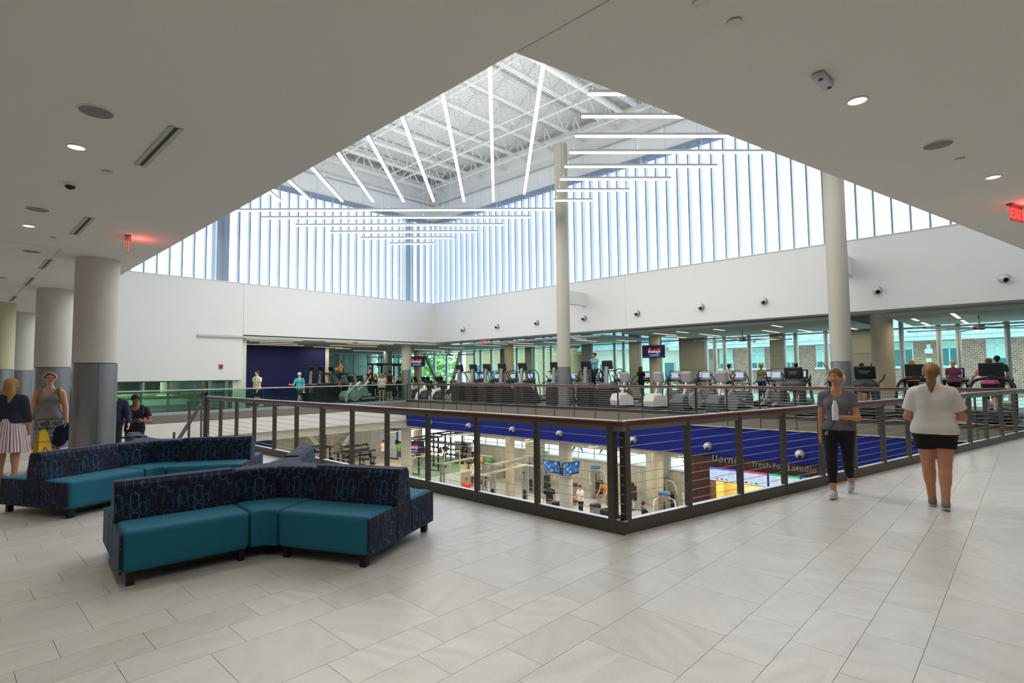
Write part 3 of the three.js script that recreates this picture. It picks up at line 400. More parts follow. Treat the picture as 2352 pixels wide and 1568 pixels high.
// ---------- food counter below the gallery ----------
{
  const wt = noiseTex(256, (x, y, S) => { const v = vnoise(x / S * 40, y / S * 2, 40), c = 60 + v * 34; return [c * 1.0, c * 0.55, c * 0.36]; }, 0.5), wood = new THREE.MeshStandardMaterial({ map: wt, roughness: 0.5 });
  const w = struct('wall_counter', [bb(19.0, 19.5, LOW, -1.41, -9.2, -8.45), bb(19.0, 19.5, -1.76, -1.41, -8.45, 0.2)], wood, 'dark wood front of the food counter', 'wall', 1);
  part('back_wall', bb(21.5, 21.7, LOW, -1.5, -9.2, 0.2), M('#d8c06a', 0.7), w); part('side_wall', bb(19.5, 21.5, LOW, -1.5, -9.2, -9.0), M('#d8c06a', 0.7), w); part('pantry_block', bb(20.6, 21.5, LOW, -3.0, -5.2, -3.6), M('#8d7b66', 0.5), w);
  solo('serving_counter', [bb(19.1, 19.9, LOW, -4.95, -8.2, -4.8), bb(19.05, 20.0, -4.95, -4.88, -8.3, -4.75)], M('#7a5a3c', 0.5), 'serving counter of the food studio', 'counter');
  const tg = text('fresh food studio', 0.17, 0.02); tg.rotateY(-PI / 2); tg.translate(18.98, -1.6, -6.95); solo('sign_lettering', tg, M('#8d8884', 0.5, 0.4), 'grey metal letters reading fresh food studio above the menu screens', 'lettering');
  const t2 = text('Uarner', 0.24, 0.02); t2.rotateY(-PI / 2); t2.translate(18.98, -1.58, -8.35); solo('sign_lettering', t2, M('#8d8884', 0.5, 0.4), 'larger grey metal letters beside the words fresh food studio', 'lettering');
  const heads = ['#7a4fc8', '#d8445a', '#35c46a', '#4a90e0', '#e0a050'], nm = ['purple', 'red', 'green', 'blue', 'orange'];
  for (let k = 0; k < 5; k++) {
    const t = canvas(256, 160, (c, W, H) => { c.fillStyle = '#cfe2fb'; c.fillRect(0, 0, W, H); c.fillStyle = heads[k]; c.fillRect(0, 0, W, 24); c.fillStyle = '#9db4d6'; for (let r = 0; r < 7; r++) for (let q = 0; q < 3; q++) c.fillRect(12 + q * 82, 36 + r * 11, 40 + hash(r, q + k) * 28, 3); const f = [['#c9566a', '#c9566a', '#5fae80'], ['#c9333f', '#e0b83a', '#4a9a4a'], ['#e8e0d0', '#8a4a3a', '#d8c8b0'], ['#c87a4a', '#e0c060', '#6a9a5a'], ['#e0a050', '#c85a3a', '#7aa85a']][k]; f.forEach((q, i) => { c.fillStyle = q; c.beginPath(); c.ellipse(70 + i * 46, 136, 16, 11, 0.3 * i, 0, 7); c.fill(); }); });
    const z = -7.95 + k * 1.0, s = thing('menu_screen', 'menu screen with a ' + nm[k] + ' heading over the food counter', 'screen', [18.96, -1.99, z], 0), m = new THREE.MeshStandardMaterial({ color: 0x222222, roughness: 0.4, emissive: 0xffffff, emissiveMap: t, emissiveIntensity: 0.95 });
    part('bezel', bb(-0.03, 0.03, -0.245, 0.245, -0.49, 0.49), M('#1d2a66', 0.4), s); const pg = new THREE.PlaneGeometry(0.93, 0.45); pg.rotateY(-PI / 2); pg.translate(-0.033, 0, 0); part('screen', clean(pg), m, s);
    area([0.75, 0.86, 1], 1.2, 0.93, 0.45, [-0.05, 0, 0], [15, -1.99, z], s);
  }
  for (const z of [-7, -4.5, -2]) { const t = thing('counter_lamp', 'warm recessed lamp over the food counter', 'downlight', [20.4, -1.5, z], 0, 'lamps over the food counter'); part('lamp_lens', cy(0.1, 0.1, 0.01, 0, -0.01, 0, 16), glow([1, 0.8, 0.4], 3), t); const p = new THREE.PointLight(new THREE.Color().setRGB(1, 0.8, 0.42), 5); p.name = 'lamp_light'; p.position.set(0, -0.25, 0); p.castShadow = true; p.shadow.radius = 5; t.add(p); }
}
// ---------- outside ----------
{
  const pave = M('#d9dcdc', 0.9), G = -3.98;
  struct('ground', bb(29.4, 120, G - 0.3, G, -110, 40), pave, 'pale paving outside the gym windows', 'ground');
  struct('ground', bb(-40, 120, G - 0.34, G - 0.02, -150, -46.4), M('#7f9a62', 0.95), 'lawn beyond the far end of the building', 'ground');
  const bt = canvas(256, 256, (c, W, H) => { c.fillStyle = '#d8cfc9'; c.fillRect(0, 0, W, H); for (let r = 0; r < 16; r++) for (let q = -1; q < 8; q++) { const v = hash(r, q + 9); c.fillStyle = `rgb(${150 + v * 36 | 0},${98 + v * 30 | 0},${84 + v * 26 | 0})`; c.fillRect(q * 32 + (r & 1 ? 16 : 0), r * 16, 29, 13); } }, [0.55]);
  const brick = new THREE.MeshStandardMaterial({ map: bt, roughness: 0.9 }), trimW = M('#e6eef0', 0.6), blind = M('#bfe0da', 0.7), pane2 = M('#5d8f9a', 0.1, 0.2), roofM = M('#b9d2dc', 0.5, 0.2);
  const hb = thing('brick_building', 'brick building with white-framed windows and pale metal roof across the street', 'building', [0, 0, 0]);
  part('wall', bb(45, 56, G, 3.5, -22.4, 24), brick, hb, 1); part('base_band', bb(44.9, 45.01, G, -0.2, -22.4, 24), M('#d6d6cf', 0.8), hb);
  part('eave', bb(44.2, 45.1, 3.46, 3.75, -23, 24.6), trimW, hb); const rf = part('roof', ext([[44.1, 3.75], [51, 7.2], [58, 3.75]], 48), roofM, hb); rf.position.z = 0.8; for (let k = 0; k < 60; k++) part('seam', beam([44.1, 3.78, -23 + k * 0.8], [51, 7.23, -23 + k * 0.8], 0.03, 0.05), M('#9fbac6', 0.5, 0.2), hb);
  const win = (z0, z1, low) => { const f = part('window', [bb(44.9, 45.0, 1.75, 3.42, z0 - 0.06, z1 + 0.06), bb(44.8, 45.0, 1.65, 1.78, z0 - 0.15, z1 + 0.15)], trimW, hb), y = low ? 2.2 : 2.9; part('pane', bb(44.86, 44.89, 1.82, y, z0, z1), pane2, f); part('blind', bb(44.86, 44.89, y, 3.38, z0, z1), blind, f); part('muntin', [bb(44.84, 44.9, 1.8, 3.4, (z0 + z1) / 2 - 0.03, (z0 + z1) / 2 + 0.03), bb(44.84, 44.9, 2.98, 3.03, z0, z1)], trimW, f); };
  for (const [a, b, l] of [[-6.8, -5.76, 0], [-4.2, -3.4, 0], [-1.95, -1.03, 1], [0.6, 1.6, 0], [3, 4, 1], [-18.75, -17.8, 1], [-16.2, -15.3, 1], [-13.7, -12.9, 1], [-11.5, -10.7, 1]]) win(a, b, l);
  part('wall_lamp', [bb(44.7, 45, 2.85, 3.2, -4.95, -4.75), bb(44.6, 45, 2.6, 2.9, -5.05, -4.65)], trimW, hb); part('notice', bb(44.97, 44.99, 2.05, 2.3, -5.05, -4.75), M('#efeacb', 0.7), hb);
  for (const [z0, z1] of [[-15, -14.3], [-9.4, -8.7]]) part('drainpipe', bar([44.9, 0, z0], [44.9, 3.4, z1], 0.04, 6), trimW, hb);
  const sg = thing('hanging_banner', 'tall navy banner with white letters on the brick building', 'banner', [44.1, 2.2, -20.2], 0); part('bracket', [bar([0, 1.0, 0], [0.88, 1.0, 0], 0.03, 6), bar([0, -1.1, 0], [0.88, -1.1, 0], 0.03, 6)], alu, sg); part('cloth', bb(-0.03, 0.03, -1.15, 1.0, -0.32, 0.32), M('#2c3f7a', 0.7), sg); { const g = text('LIBRARY', 0.3, 0.01); g.rotateZ(PI / 2); g.rotateY(-PI / 2); g.translate(-0.05, -0.95, 0.12); part('letters', g, whitePlastic, sg); }
  const b2 = thing('cream_hall', 'cream gabled hall with dark roof across the street', 'building', [0, 0, 0]); part('wall', bb(52, 62, G, 4.0, -38, -24.5), M('#efe9da', 0.8), b2); const r2 = part('roof', ext([[51, 4.0], [57, 8.5], [63, 4.0]], 14), M('#7d98a2', 0.6), b2); r2.position.z = -31.2; for (const z of [-35, -31, -27]) { const f = part('window', bb(51.9, 52, 0.5, 2.6, z - 0.6, z + 0.6), trimW, b2); part('pane', bb(51.86, 51.9, 0.6, 2.5, z - 0.5, z + 0.5), pane2, f); }
  const b3 = thing('tan_brick_house', 'tan brick house with white-framed windows beyond the stair climbers', 'building', [0, 0, 0]); part('wall', bb(48, 58, G, 4.4, -54, -39), brick, b3, 1).material = M('#cbb08d', 0.9); part('eave', bb(47.6, 48.2, 4.4, 4.7, -54.5, -38.5), trimW, b3); for (const z of [-51.5, -49, -45.5, -42]) { const f = part('window', bb(47.9, 48, 0.6, 2.8, z - 0.5, z + 0.5), trimW, b3); part('pane', bb(47.86, 47.9, 0.7, 2.7, z - 0.4, z + 0.4), pane2, f); } part('roof', ext([[47.5, 4.7], [53, 8], [58.5, 4.7]], 16), M('#8ea6ac', 0.6), b3).position.z = -46.5;
  // street trees: trunk, limbs, leaf clusters
  const leafG = (() => { const g = []; for (let k = 0; k < 260; k++) { const u = rnd() * 2 - 1, a = rnd() * 6.283, r = Math.cbrt(rnd()), q = sqrt(1 - u * u), l = new THREE.PlaneGeometry(0.34, 0.2); l.rotateX(rnd() * 3); l.rotateY(rnd() * 6); g.push(put(l, q * cos(a) * r * 1.9, u * r * 2.1 + 3.9, q * sin(a) * r * 1.9)); } return one(g); })();
  const leafM = [M('#7fae4e', 0.8), M('#5f9446', 0.8), M('#98bd62', 0.8)], bark = M('#6a5a48', 0.9);
  const tr = [[38, -53, 0], [46, -61, 1], [53, -66, 2], [31.5, -54, 2], [25, -55, 1], [18.5, -55, 0], [12, -56, 1], [37, -64, 1], [29, -64, 0], [21.5, -65, 2], [14, -66, 0], [44, -72, 0], [60, -74, 1]];
  tr.forEach(([x, z, k], i) => { const t = thing('tree', ['light green leafy tree', 'deep green leafy tree', 'yellow green leafy tree'][k] + ' outside beyond the far gym windows', 'tree', [x, G, z], i, ['light green trees outside', 'deep green trees outside', 'yellow green trees outside'][k]); t.scale.setScalar(1.35 + hash(i, 3) * 0.35); part('trunk', [bar([0, 0, 0], [0, 3, 0], 0.13, 8, 0.09), bar([0, 2.4, 0], [0.8, 4, 0.3], 0.07, 6, 0.03), bar([0, 2.6, 0], [-0.7, 4.2, -0.4], 0.07, 6, 0.03)], bark, t); const c = part('foliage', leafG, leafM[k], t); c.userData.kind = 'stuff'; });
}

for (const [x, z] of [[2.5, -31], [6, -31], [6.4, -34]]) { const t = thing('strip_light', 'strip lamp in the side room behind the interior window', 'strip lamp', [x, 3.0, z], 0, 'strip lamps of the side room'); part('housing', bx(2.4, 0.06, 0.14, 0, 0.03, 0), alu, t); part('lamp_diffuser', bx(2.4, 0.02, 0.12, 0, -0.01, 0), glow([1, 0.9, 0.7], 1.7), t); for (const s of [-1, 1]) part('cable', bar([s, 0.05, 0], [s, 1.1, 0], 0.006, 5), alu, t); area([1, 0.93, 0.78], 170, 2.4, 0.12, [0, -0.03, 0], 'down', t); }
// ---------- three-armed lounge benches ----------
function fabricTex() {
  return canvas(512, 512, (c, W) => {
    c.fillStyle = '#0d1330'; c.fillRect(0, 0, W, W);
    const loop = (x, y, w, h, col, lw, a0, a1) => { c.strokeStyle = col; c.lineWidth = lw; for (const ox of [-W, 0, W]) for (const oy of [-W, 0, W]) { c.beginPath(); const r = w / 2, X = x + ox, Y = y + oy; if (a0 < 0.5) { c.arc(X, Y - h / 2 + r, r, PI, 0); c.lineTo(X + r, Y + h / 2 - r); } if (a1 > 0.5) { if (a0 >= 0.5) c.moveTo(X + r, Y); c.lineTo(X + r, Y + h / 2 - r); c.arc(X, Y + h / 2 - r, r, 0, PI); if (a0 < 0.5) c.lineTo(X - r, Y - h / 2 + r); } c.stroke(); } };
    const cols = ['#2f66b4', '#2c8fa0', '#4b3038', '#3a4f9a', '#1f7f86', '#523636', '#4d86cc'];
    for (let i = 0; i < 4; i++) for (let j = 0; j < 3; j++) { const k = i * 3 + j, x = 64 + i * 128 + (j % 2) * 40, y = 85 + j * 171, h = 110 + 50 * hash(i, j); loop(x, y, 62, h, cols[k % 7], 6, hash(k, 1) > 0.45 ? 0 : 1, hash(k, 2) > 0.25 ? 1 : 0); loop(x + 64, y + 70, 44, h * 0.8, cols[(k + 3) % 7], 5, hash(k, 4) > 0.5 ? 0 : 1, 1); loop(x + 28, y + 40, 30, h * 0.6, cols[(k + 2) % 7], 4, 0, hash(k, 6) > 0.6 ? 1 : 0); }
  }, [2.1, 2.1]);
}
const weave = noiseTex(128, (x, y) => { const c = 128 + 60 * sin(x * PI / 2) * sin(y * PI / 2) + (hash(x, y) - 0.5) * 90; return [c, c, c]; }, 14, false);
const patternM = new THREE.MeshPhysicalMaterial({ map: fabricTex(), roughness: 0.8, bumpMap: weave, bumpScale: 0.0008, sheen: 1, sheenColor: new THREE.Color(0.35, 0.5, 0.75), sheenRoughness: 0.4 });
const tealTex = noiseTex(128, (x, y) => { const n = (hash(x, y) - 0.5) * 26; return [12 + n * 0.4, 108 + n, 136 + n]; }, 9);
const tealM = new THREE.MeshPhysicalMaterial({ map: tealTex, roughness: 0.75, bumpMap: weave, bumpScale: 0.001, sheen: 0.6, sheenColor: new THREE.Color(0.3, 0.75, 0.95), sheenRoughness: 0.45 });
function polyB(pts, y0, y1, b) { const s = new THREE.Shape(pts.map(([x, z]) => new THREE.Vector2(x, -z))), g = new THREE.ExtrudeGeometry(s, { depth: y1 - y0 - 2 * b, bevelEnabled: true, bevelSize: b, bevelThickness: b, bevelOffset: -b, bevelSegments: 3 }); g.rotateX(-PI / 2); g.translate(0, y0 + b, 0); return clean(g); }
function bench(label, pos, turn) {
  const t = thing('lounge_bench', label, 'bench', pos, turn), A = 1.39, J = 0.46, W = 0.59, ST = 0.42, BH = 0.715, blk = M('#0c0c0e', 0.6);
  const rot = (g, k) => { g.rotateY(-k * 2 * PI / 3); return g; };
  for (let k = 0; k < 3; k++) {
    // back wall of the arm: tapering section swept along x
    const sec = [[-0.125, 0.4], [-0.085, BH - 0.03], [-0.06, BH], [0.06, BH], [0.085, BH - 0.03], [0.125, 0.4]], g = new THREE.ExtrudeGeometry(new THREE.Shape(sec.map(([z, y]) => new THREE.Vector2(z, y))), { depth: A - J - 0.03, bevelEnabled: true, bevelSize: 0.012, bevelThickness: 0.012, bevelSegments: 2 });
    g.rotateY(PI / 2); g.translate(J + 0.02, 0, 0); part('backrest', rot(wuv(clean(g), 1), k), patternM, t);
    part('end_panel', rot(wuv(rb(0.03, 0.32, 0.25, 0.01, A - 0.005, 0.26, 0), 1), k), patternM, t);
    for (const s of [-1, 1]) {
      const seat = part('seat', rot(wuv(rb(A - J - 0.012, ST - 0.1, W - 0.13, 0.045, (A + J) / 2, (ST + 0.1) / 2, s * (W + 0.13) / 2), 1), k), tealM, t);
      part('seat_end', rot(wuv(rb(0.02, ST - 0.11, W - 0.14, 0.01, A, (ST + 0.1) / 2 - 0.006, s * (W + 0.13) / 2), 1), k), patternM, seat);
      part('leg', rot(clean(mergeGeometries([bx(0.055, 0.1, 0.055, A - 0.07, 0.055, s * (W - 0.06)), cy(0.012, 0.012, 0.012, A - 0.07, 0, s * (W - 0.06), 8)])), k), blk, t);
      part('leg', rot(bx(0.05, 0.1, 0.05, J + 0.06, 0.055, s * (W - 0.07)), k), blk, t);
      part('base_rail', rot(bx(A - J - 0.1, 0.035, 0.05, (A + J) / 2, 0.09, s * (W - 0.09)), k), blk, t);
    }
    part('base_rail', rot(bx(A - 0.15, 0.03, 0.2, A / 2, 0.09, 0), k), blk, t);
    // wedge seat in the sector after arm k
    const dir = (a, x, z) => [x * cos(a) - z * sin(a), x * sin(a) + z * cos(a)], a1 = 2 * PI / 3, q = 0.34, wedge = [dir(0, J, 0.1), dir(0, J, W), dir(0, q + 0.04, W + 0.0)];
    wedge.push(dir(a1, q + 0.04, -W), dir(a1, J, -W), dir(a1, J, -0.1), dir(a1 / 2, 0.16, 0));
    const wg = wuv(polyB(wedge, 0.1, ST, 0.03), 1); part('corner_seat', rot(wg, k), tealM, t);
    part('leg', rot(bx(0.05, 0.1, 0.05, dir(a1 / 2, 0.56, 0)[0], 0.055, dir(a1 / 2, 0.56, 0)[1]), k), blk, t);
  }
  // hub back with curved re-entrant faces
  const hub = []; for (let k = 0; k < 3; k++) { const a = k * 2 * PI / 3, D = (x, z) => [x * cos(a) - z * sin(a), x * sin(a) + z * cos(a)]; hub.push(D(J, -0.1), D(J, 0.1)); const b = a + PI / 3; for (const s of [-0.32, 0, 0.32]) hub.push([cos(b + s) * (0.2 + abs(s) * 0.13), sin(b + s) * (0.2 + abs(s) * 0.13)]); }
  part('hub_back', wuv(polyB(hub, 0.36, BH, 0.035), 1), patternM, t);
  return t;
}
bench('three-armed lounge bench, teal seats and patterned navy back, standing closer to the guardrail corner', [2.45, 0, -5.55], -R(65));
bench('three-armed lounge bench, teal seats and patterned navy back, in front of the yellow wet-floor sign', [2.09, 0, -9.11], -R(35));
solo('bag_strap', tube([[1.86, 0.735, -9.6], [1.92, 0.74, -9.5], [2.02, 0.745, -9.55], [2.12, 0.735, -9.62]], 0.014, 12, 6), black, 'black strap lying on top of the bench back', 'strap');
// ---------- wet-floor sign ----------
{
  const yt = canvas(128, 256, (c, W, H) => { c.fillStyle = '#e8c510'; c.fillRect(0, 0, W, H); c.fillStyle = '#b3381c'; c.font = 'bold 15px sans-serif'; c.textAlign = 'center'; c.fillText('CAUTION', 64, 74); c.strokeStyle = c.fillStyle = '#2a2410'; c.lineWidth = 5; c.beginPath(); c.moveTo(64, 100); c.lineTo(92, 140); c.lineTo(36, 140); c.closePath(); c.stroke(); c.beginPath(); c.moveTo(52, 160); c.lineTo(70, 150); c.lineTo(84, 172); c.stroke(); c.font = 'bold 13px sans-serif'; c.fillText('WET FLOOR', 64, 196); });
  const ym = new THREE.MeshStandardMaterial({ map: yt, roughness: 0.45, side: THREE.DoubleSide }), t = thing('wet_floor_sign', 'folding yellow wet-floor sign between the two chatting women and the bench', 'sign', [1.26, 0, -12.0], R(20));
  for (const s of [-1, 1]) { const sh = new THREE.Shape([[-0.15, 0], [-0.11, 0], [-0.08, 0.02], [0.08, 0.02], [0.11, 0], [0.15, 0], [0.06, 0.68], [0.03, 0.76], [-0.03, 0.76], [-0.06, 0.68]].map((p) => new THREE.Vector2(...p))), g = new THREE.ExtrudeGeometry(sh, { depth: 0.018, bevelEnabled: false }); const uv = g.attributes.uv, p = g.attributes.position; for (let i = 0; i < uv.count; i++) uv.setXY(i, p.getX(i) / 0.3 + 0.5, p.getY(i) / 0.76); g.rotateX(-s * 0.2); g.translate(0, 0, s * 0.155); part('panel', clean(g), ym, t); }
  part('hinge', bar([-0.04, 0.74, 0], [0.04, 0.74, 0], 0.012, 8), M('#3a3526', 0.5), t);
}
// ---------- ceiling fans, televisions ----------
const fan0 = thing('ceiling_fan', 'large slow ceiling fan over the treadmills by the brick view', 'fan', [24.6, 2.98, -1.25], 0.35, 'large gym ceiling fans');
part('downrod', bar([0, 0.1, 0], [0, 0.45, 0], 0.03, 8), greyPlastic, fan0); part('hub', [cy(0.16, 0.16, 0.16, 0, -0.06, 0, 20), cy(0.2, 0.2, 0.05, 0, -0.02, 0, 20)], M('#6e6f6e', 0.4, 0.5), fan0);
for (let k = 0; k < 6; k++) { const b = part('blade', (() => { const g = bx(1.9, 0.025, 0.13, 1.1, 0, 0, 0, 0.18); g.rotateY(k * PI / 3); return g; })(), M('#8d8f8e', 0.4, 0.5), fan0); part('blade_tip', (() => { const g = bx(0.05, 0.06, 0.14, 2.06, 0.01, 0); g.rotateY(k * PI / 3); return g; })(), greyPlastic, b); }
for (const [x, z, l, a] of [[25, -9.4, 'ellipticals', 0.1], [25.4, -30.4, 'recumbent bikes', 0.8], [25, -37, 'stair mills', 0.5]]) copy(fan0, 'large slow ceiling fan over the ' + l, [x, 2.98, z], a);
const tvT = canvas(384, 216, (c, W, H) => { c.fillStyle = '#0c1236'; c.fillRect(0, 0, W, H); for (let k = 0; k < 26; k++) { c.fillStyle = ['#d8402c', '#ff7a4a', '#b02a3a'][k % 3]; const x = 70 + hash(k, 1) * 220, y = 110 - hash(k, 2) * 60; c.beginPath(); c.moveTo(x, y + 40); c.quadraticCurveTo(x + 5, y, x + 18, y - 26 * hash(k, 3)); c.quadraticCurveTo(x + 26, y + 10, x + 30, y + 40); c.fill(); } c.fillStyle = '#dfeaff'; c.font = 'bold 46px sans-serif'; c.textAlign = 'center'; c.fillText('POWERED', 205, 132); c.fillStyle = '#9fc4ff'; c.fillRect(110, 160, 190, 9); c.fillRect(130, 176, 150, 7); c.fillStyle = '#3a7ae0'; c.fillRect(30, 196, 320, 8); });
const tvT2 = canvas(384, 216, (c, W, H) => { c.fillStyle = '#1c4f8f'; c.fillRect(0, 0, W, H); for (let k = 0; k < 60; k++) { c.fillStyle = ['#6fc0ff', '#1f6fc0', '#9ad8ff', '#2a8a9a', '#0f3a7a'][k % 5]; c.fillRect(hash(k, 1) * 360, hash(k, 2) * 190, 14 + hash(k, 3) * 30, 20 + hash(k, 4) * 60); } c.fillStyle = '#0c2a60'; c.fillRect(0, 192, W, 24); c.fillStyle = '#cfe6ff'; c.fillRect(12, 199, 150, 8); });
function tv(pos, turn, tilt, tex, label, w = 1.05) {
  const t = thing('television', label, 'television', pos, turn), h = w * 0.5625, m = new THREE.MeshStandardMaterial({ color: 0x111111, roughness: 0.3, emissive: 0xffffff, emissiveMap: tex, emissiveIntensity: 0.8 }), r = (g) => { g.rotateX(tilt); return g; };
  part('case', r(rb(w + 0.04, h + 0.04, 0.05, 0.01, 0, 0, 0)), blackGloss, t); const pg = new THREE.PlaneGeometry(w, h); pg.translate(0, 0, 0.027); part('screen', r(clean(pg)), m, t); part('mount_arm', [bx(0.12, 0.12, 0.3, 0, 0, -0.17), bx(0.3, 0.25, 0.03, 0, 0, -0.04)], black, t);
  area([0.6, 0.75, 1], 0.6, w, h, [0, 0, 0.06], [pos[0] + sin(turn) * 5, pos[1] - 0.5, pos[2] + cos(turn) * 5], t);
}
tv([24.45, 2.6, -13.55], R(-62), 0.08, tvT, 'television with a flame slide on the column above the treadmills'); tv([24.75, 2.6, -14.2], R(-160), 0.08, tvT2, 'television seen edge-on behind the flame slide on the treadmill column', 0.95);
tv([24.5, 2.55, -33.1], R(-40), 0.08, tvT, 'television with a flame slide on the column before the trees', 1.3); tv([24.65, 2.55, -33.9], R(-120), 0.08, tvT2, 'television seen edge-on on the column before the trees', 1.0);
tv([19.5, -2.62, -15.0], R(-12), 0.16, tvT2, 'television with a blue picture on the stair-side column, facing the food counter', 0.95); tv([19.3, -2.62, -15.9], R(-95), 0.16, tvT2, 'television with a blue picture on the stair-side column, facing the crossover frames', 0.95);
tv([24.4, -3.75, -33.3], R(-45), 0.14, tvT, 'television with a flame slide over the dumbbells of the lower gym', 1.6);
// ---------- people ----------
// body fields: tapered capsules joined by a smooth minimum, meshed with surface nets
function field(prims, cell, clips = [], grow = 0) {
  let lo = [9, 9, 9], hi = [-9, -9, -9];
  for (const p of prims) for (let i = 0; i < 3; i++) { const r = max(p.ra, p.rb) + grow + cell * 2; lo[i] = min(lo[i], p.a[i] - r, p.b[i] - r); hi[i] = max(hi[i], p.a[i] + r, p.b[i] + r); }
  const n = lo.map((l, i) => Math.ceil((hi[i] - l) / cell) + 1), N = n[0] * n[1] * n[2], f = new Float32Array(N).fill(1);
  for (const p of prims) {
    const k = p.k ?? 0.03, R0 = max(p.ra, p.rb) + grow + k + cell * 2, i0 = [], i1 = [];
    for (let i = 0; i < 3; i++) { i0[i] = max(0, floor((min(p.a[i], p.b[i]) - R0 - lo[i]) / cell)); i1[i] = min(n[i] - 1, Math.ceil((max(p.a[i], p.b[i]) + R0 - lo[i]) / cell)); }
    const bx_ = p.b[0] - p.a[0], by = p.b[1] - p.a[1], bz = p.b[2] - p.a[2], L2 = bx_ * bx_ + by * by + bz * bz + 1e-9, L = sqrt(L2), sx = p.s?.[0] ?? 1, sz = p.s?.[2] ?? 1, sm = min(1, sx, sz);
    for (let z = i0[2]; z <= i1[2]; z++) for (let y = i0[1]; y <= i1[1]; y++) for (let x = i0[0]; x <= i1[0]; x++) {
      const px = lo[0] + x * cell - p.a[0], py = lo[1] + y * cell - p.a[1], pz = lo[2] + z * cell - p.a[2], t = max(0, min(1, (px * bx_ + py * by + pz * bz) / L2)), ex = (px - bx_ * t) / sx, ey = py - by * t, ez = (pz - bz * t) / sz;
      let d = (sqrt(ex * ex + ey * ey + ez * ez) - (p.ra + (p.rb - p.ra) * t) - grow) * (sm < 1 ? max(sm, 0.6) : 1);
      if (p.cut) { const e = ((px - bx_) * bx_ + (py - by) * by + (pz - bz) * bz) / L; if (e > d) d = e; }
      const j = x + n[0] * (y + n[1] * z), o = f[j], h = k - abs(o - d); f[j] = min(o, d) - (h > 0 ? h * h / (4 * k) : 0);
    }
  }
  for (const c of clips) for (let z = 0, j = 0; z < n[2]; z++) for (let y = 0; y < n[1]; y++) for (let x = 0; x < n[0]; x++, j++) { const d = c(lo[0] + x * cell, lo[1] + y * cell, lo[2] + z * cell); if (d > f[j]) f[j] = d; }
  // surface nets
  const pos = [], idx = [], id = new Int32Array(N).fill(-1), sxy = n[0] * n[1], off = [0, 1, n[0], n[0] + 1, sxy, sxy + 1, sxy + n[0], sxy + n[0] + 1], E = [[0, 1], [2, 3], [4, 5], [6, 7], [0, 2], [1, 3], [4, 6], [5, 7], [0, 4], [1, 5], [2, 6], [3, 7]];
  for (let z = 0; z < n[2] - 1; z++) for (let y = 0; y < n[1] - 1; y++) for (let x = 0; x < n[0] - 1; x++) {
    const j = x + n[0] * (y + n[1] * z); let m = 0; for (let c = 0; c < 8; c++) if (f[j + off[c]] < 0) m |= 1 << c;
    if (m === 0 || m === 255) continue;
    let ax = 0, ay = 0, az = 0, q = 0;
    for (const [a, b] of E) { const fa = f[j + off[a]], fb = f[j + off[b]]; if ((fa < 0) === (fb < 0)) continue; const t = fa / (fa - fb); ax += (a & 1) + ((b & 1) - (a & 1)) * t; ay += (a >> 1 & 1) + ((b >> 1 & 1) - (a >> 1 & 1)) * t; az += (a >> 2) + ((b >> 2) - (a >> 2)) * t; q++; }
    id[j] = pos.length / 3; pos.push(lo[0] + (x + ax / q) * cell, lo[1] + (y + ay / q) * cell, lo[2] + (z + az / q) * cell);
  }
  const quad = (a, b, c, d, flip) => { if (a < 0 || b < 0 || c < 0 || d < 0) return; flip ? idx.push(a, c, b, a, d, c) : idx.push(a, b, c, a, c, d); };
  for (let z = 1; z < n[2] - 1; z++) for (let y = 1; y < n[1] - 1; y++) for (let x = 1; x < n[0] - 1; x++) {
    const j = x + n[0] * (y + n[1] * z), s = f[j] < 0;
    if (s !== f[j + 1] < 0) quad(id[j], id[j - n[0]], id[j - n[0] - sxy], id[j - sxy], s);
    if (s !== f[j + n[0]] < 0) quad(id[j], id[j - sxy], id[j - sxy - 1], id[j - 1], s);
    if (s !== f[j + sxy] < 0) quad(id[j], id[j - 1], id[j - 1 - n[0]], id[j - n[0]], s);
  }
  const g = new THREE.BufferGeometry(); g.setAttribute('position', new THREE.Float32BufferAttribute(pos, 3)); g.setIndex(idx); g.computeVertexNormals();
  // outward check: flip when the signed volume is negative
  let vol = 0; for (let i = 0; i < idx.length; i += 3) { const a = idx[i] * 3, b = idx[i + 1] * 3, c = idx[i + 2] * 3; vol += pos[a] * (pos[b + 1] * pos[c + 2] - pos[b + 2] * pos[c + 1]) - pos[a + 1] * (pos[b] * pos[c + 2] - pos[b + 2] * pos[c]) + pos[a + 2] * (pos[b] * pos[c + 1] - pos[b + 1] * pos[c]); }
  if (vol < 0) { for (let i = 0; i < idx.length; i += 3) { const q = idx[i + 1]; idx[i + 1] = idx[i + 2]; idx[i + 2] = q; } g.setIndex(idx); g.computeVertexNormals(); }
  return clean(g);
}
const cap = (a, b, ra, rb = ra, k = 0.03, x = {}) => ({ a, b, ra, rb, k, ...x });
const rotX = (v, a) => [v[0], v[1] * cos(a) - v[2] * sin(a), v[1] * sin(a) + v[2] * cos(a)], rotY = (v, a) => [v[0] * cos(a) + v[2] * sin(a), v[1], -v[0] * sin(a) + v[2] * cos(a)], rotZ = (v, a) => [v[0] * cos(a) - v[1] * sin(a), v[0] * sin(a) + v[1] * cos(a), v[2]], add = (a, b, s = 1) => [a[0] + b[0] * s, a[1] + b[1] * s, a[2] + b[2] * s], lerp3 = (a, b, t) => a.map((v, i) => v + (b[i] - v) * t);
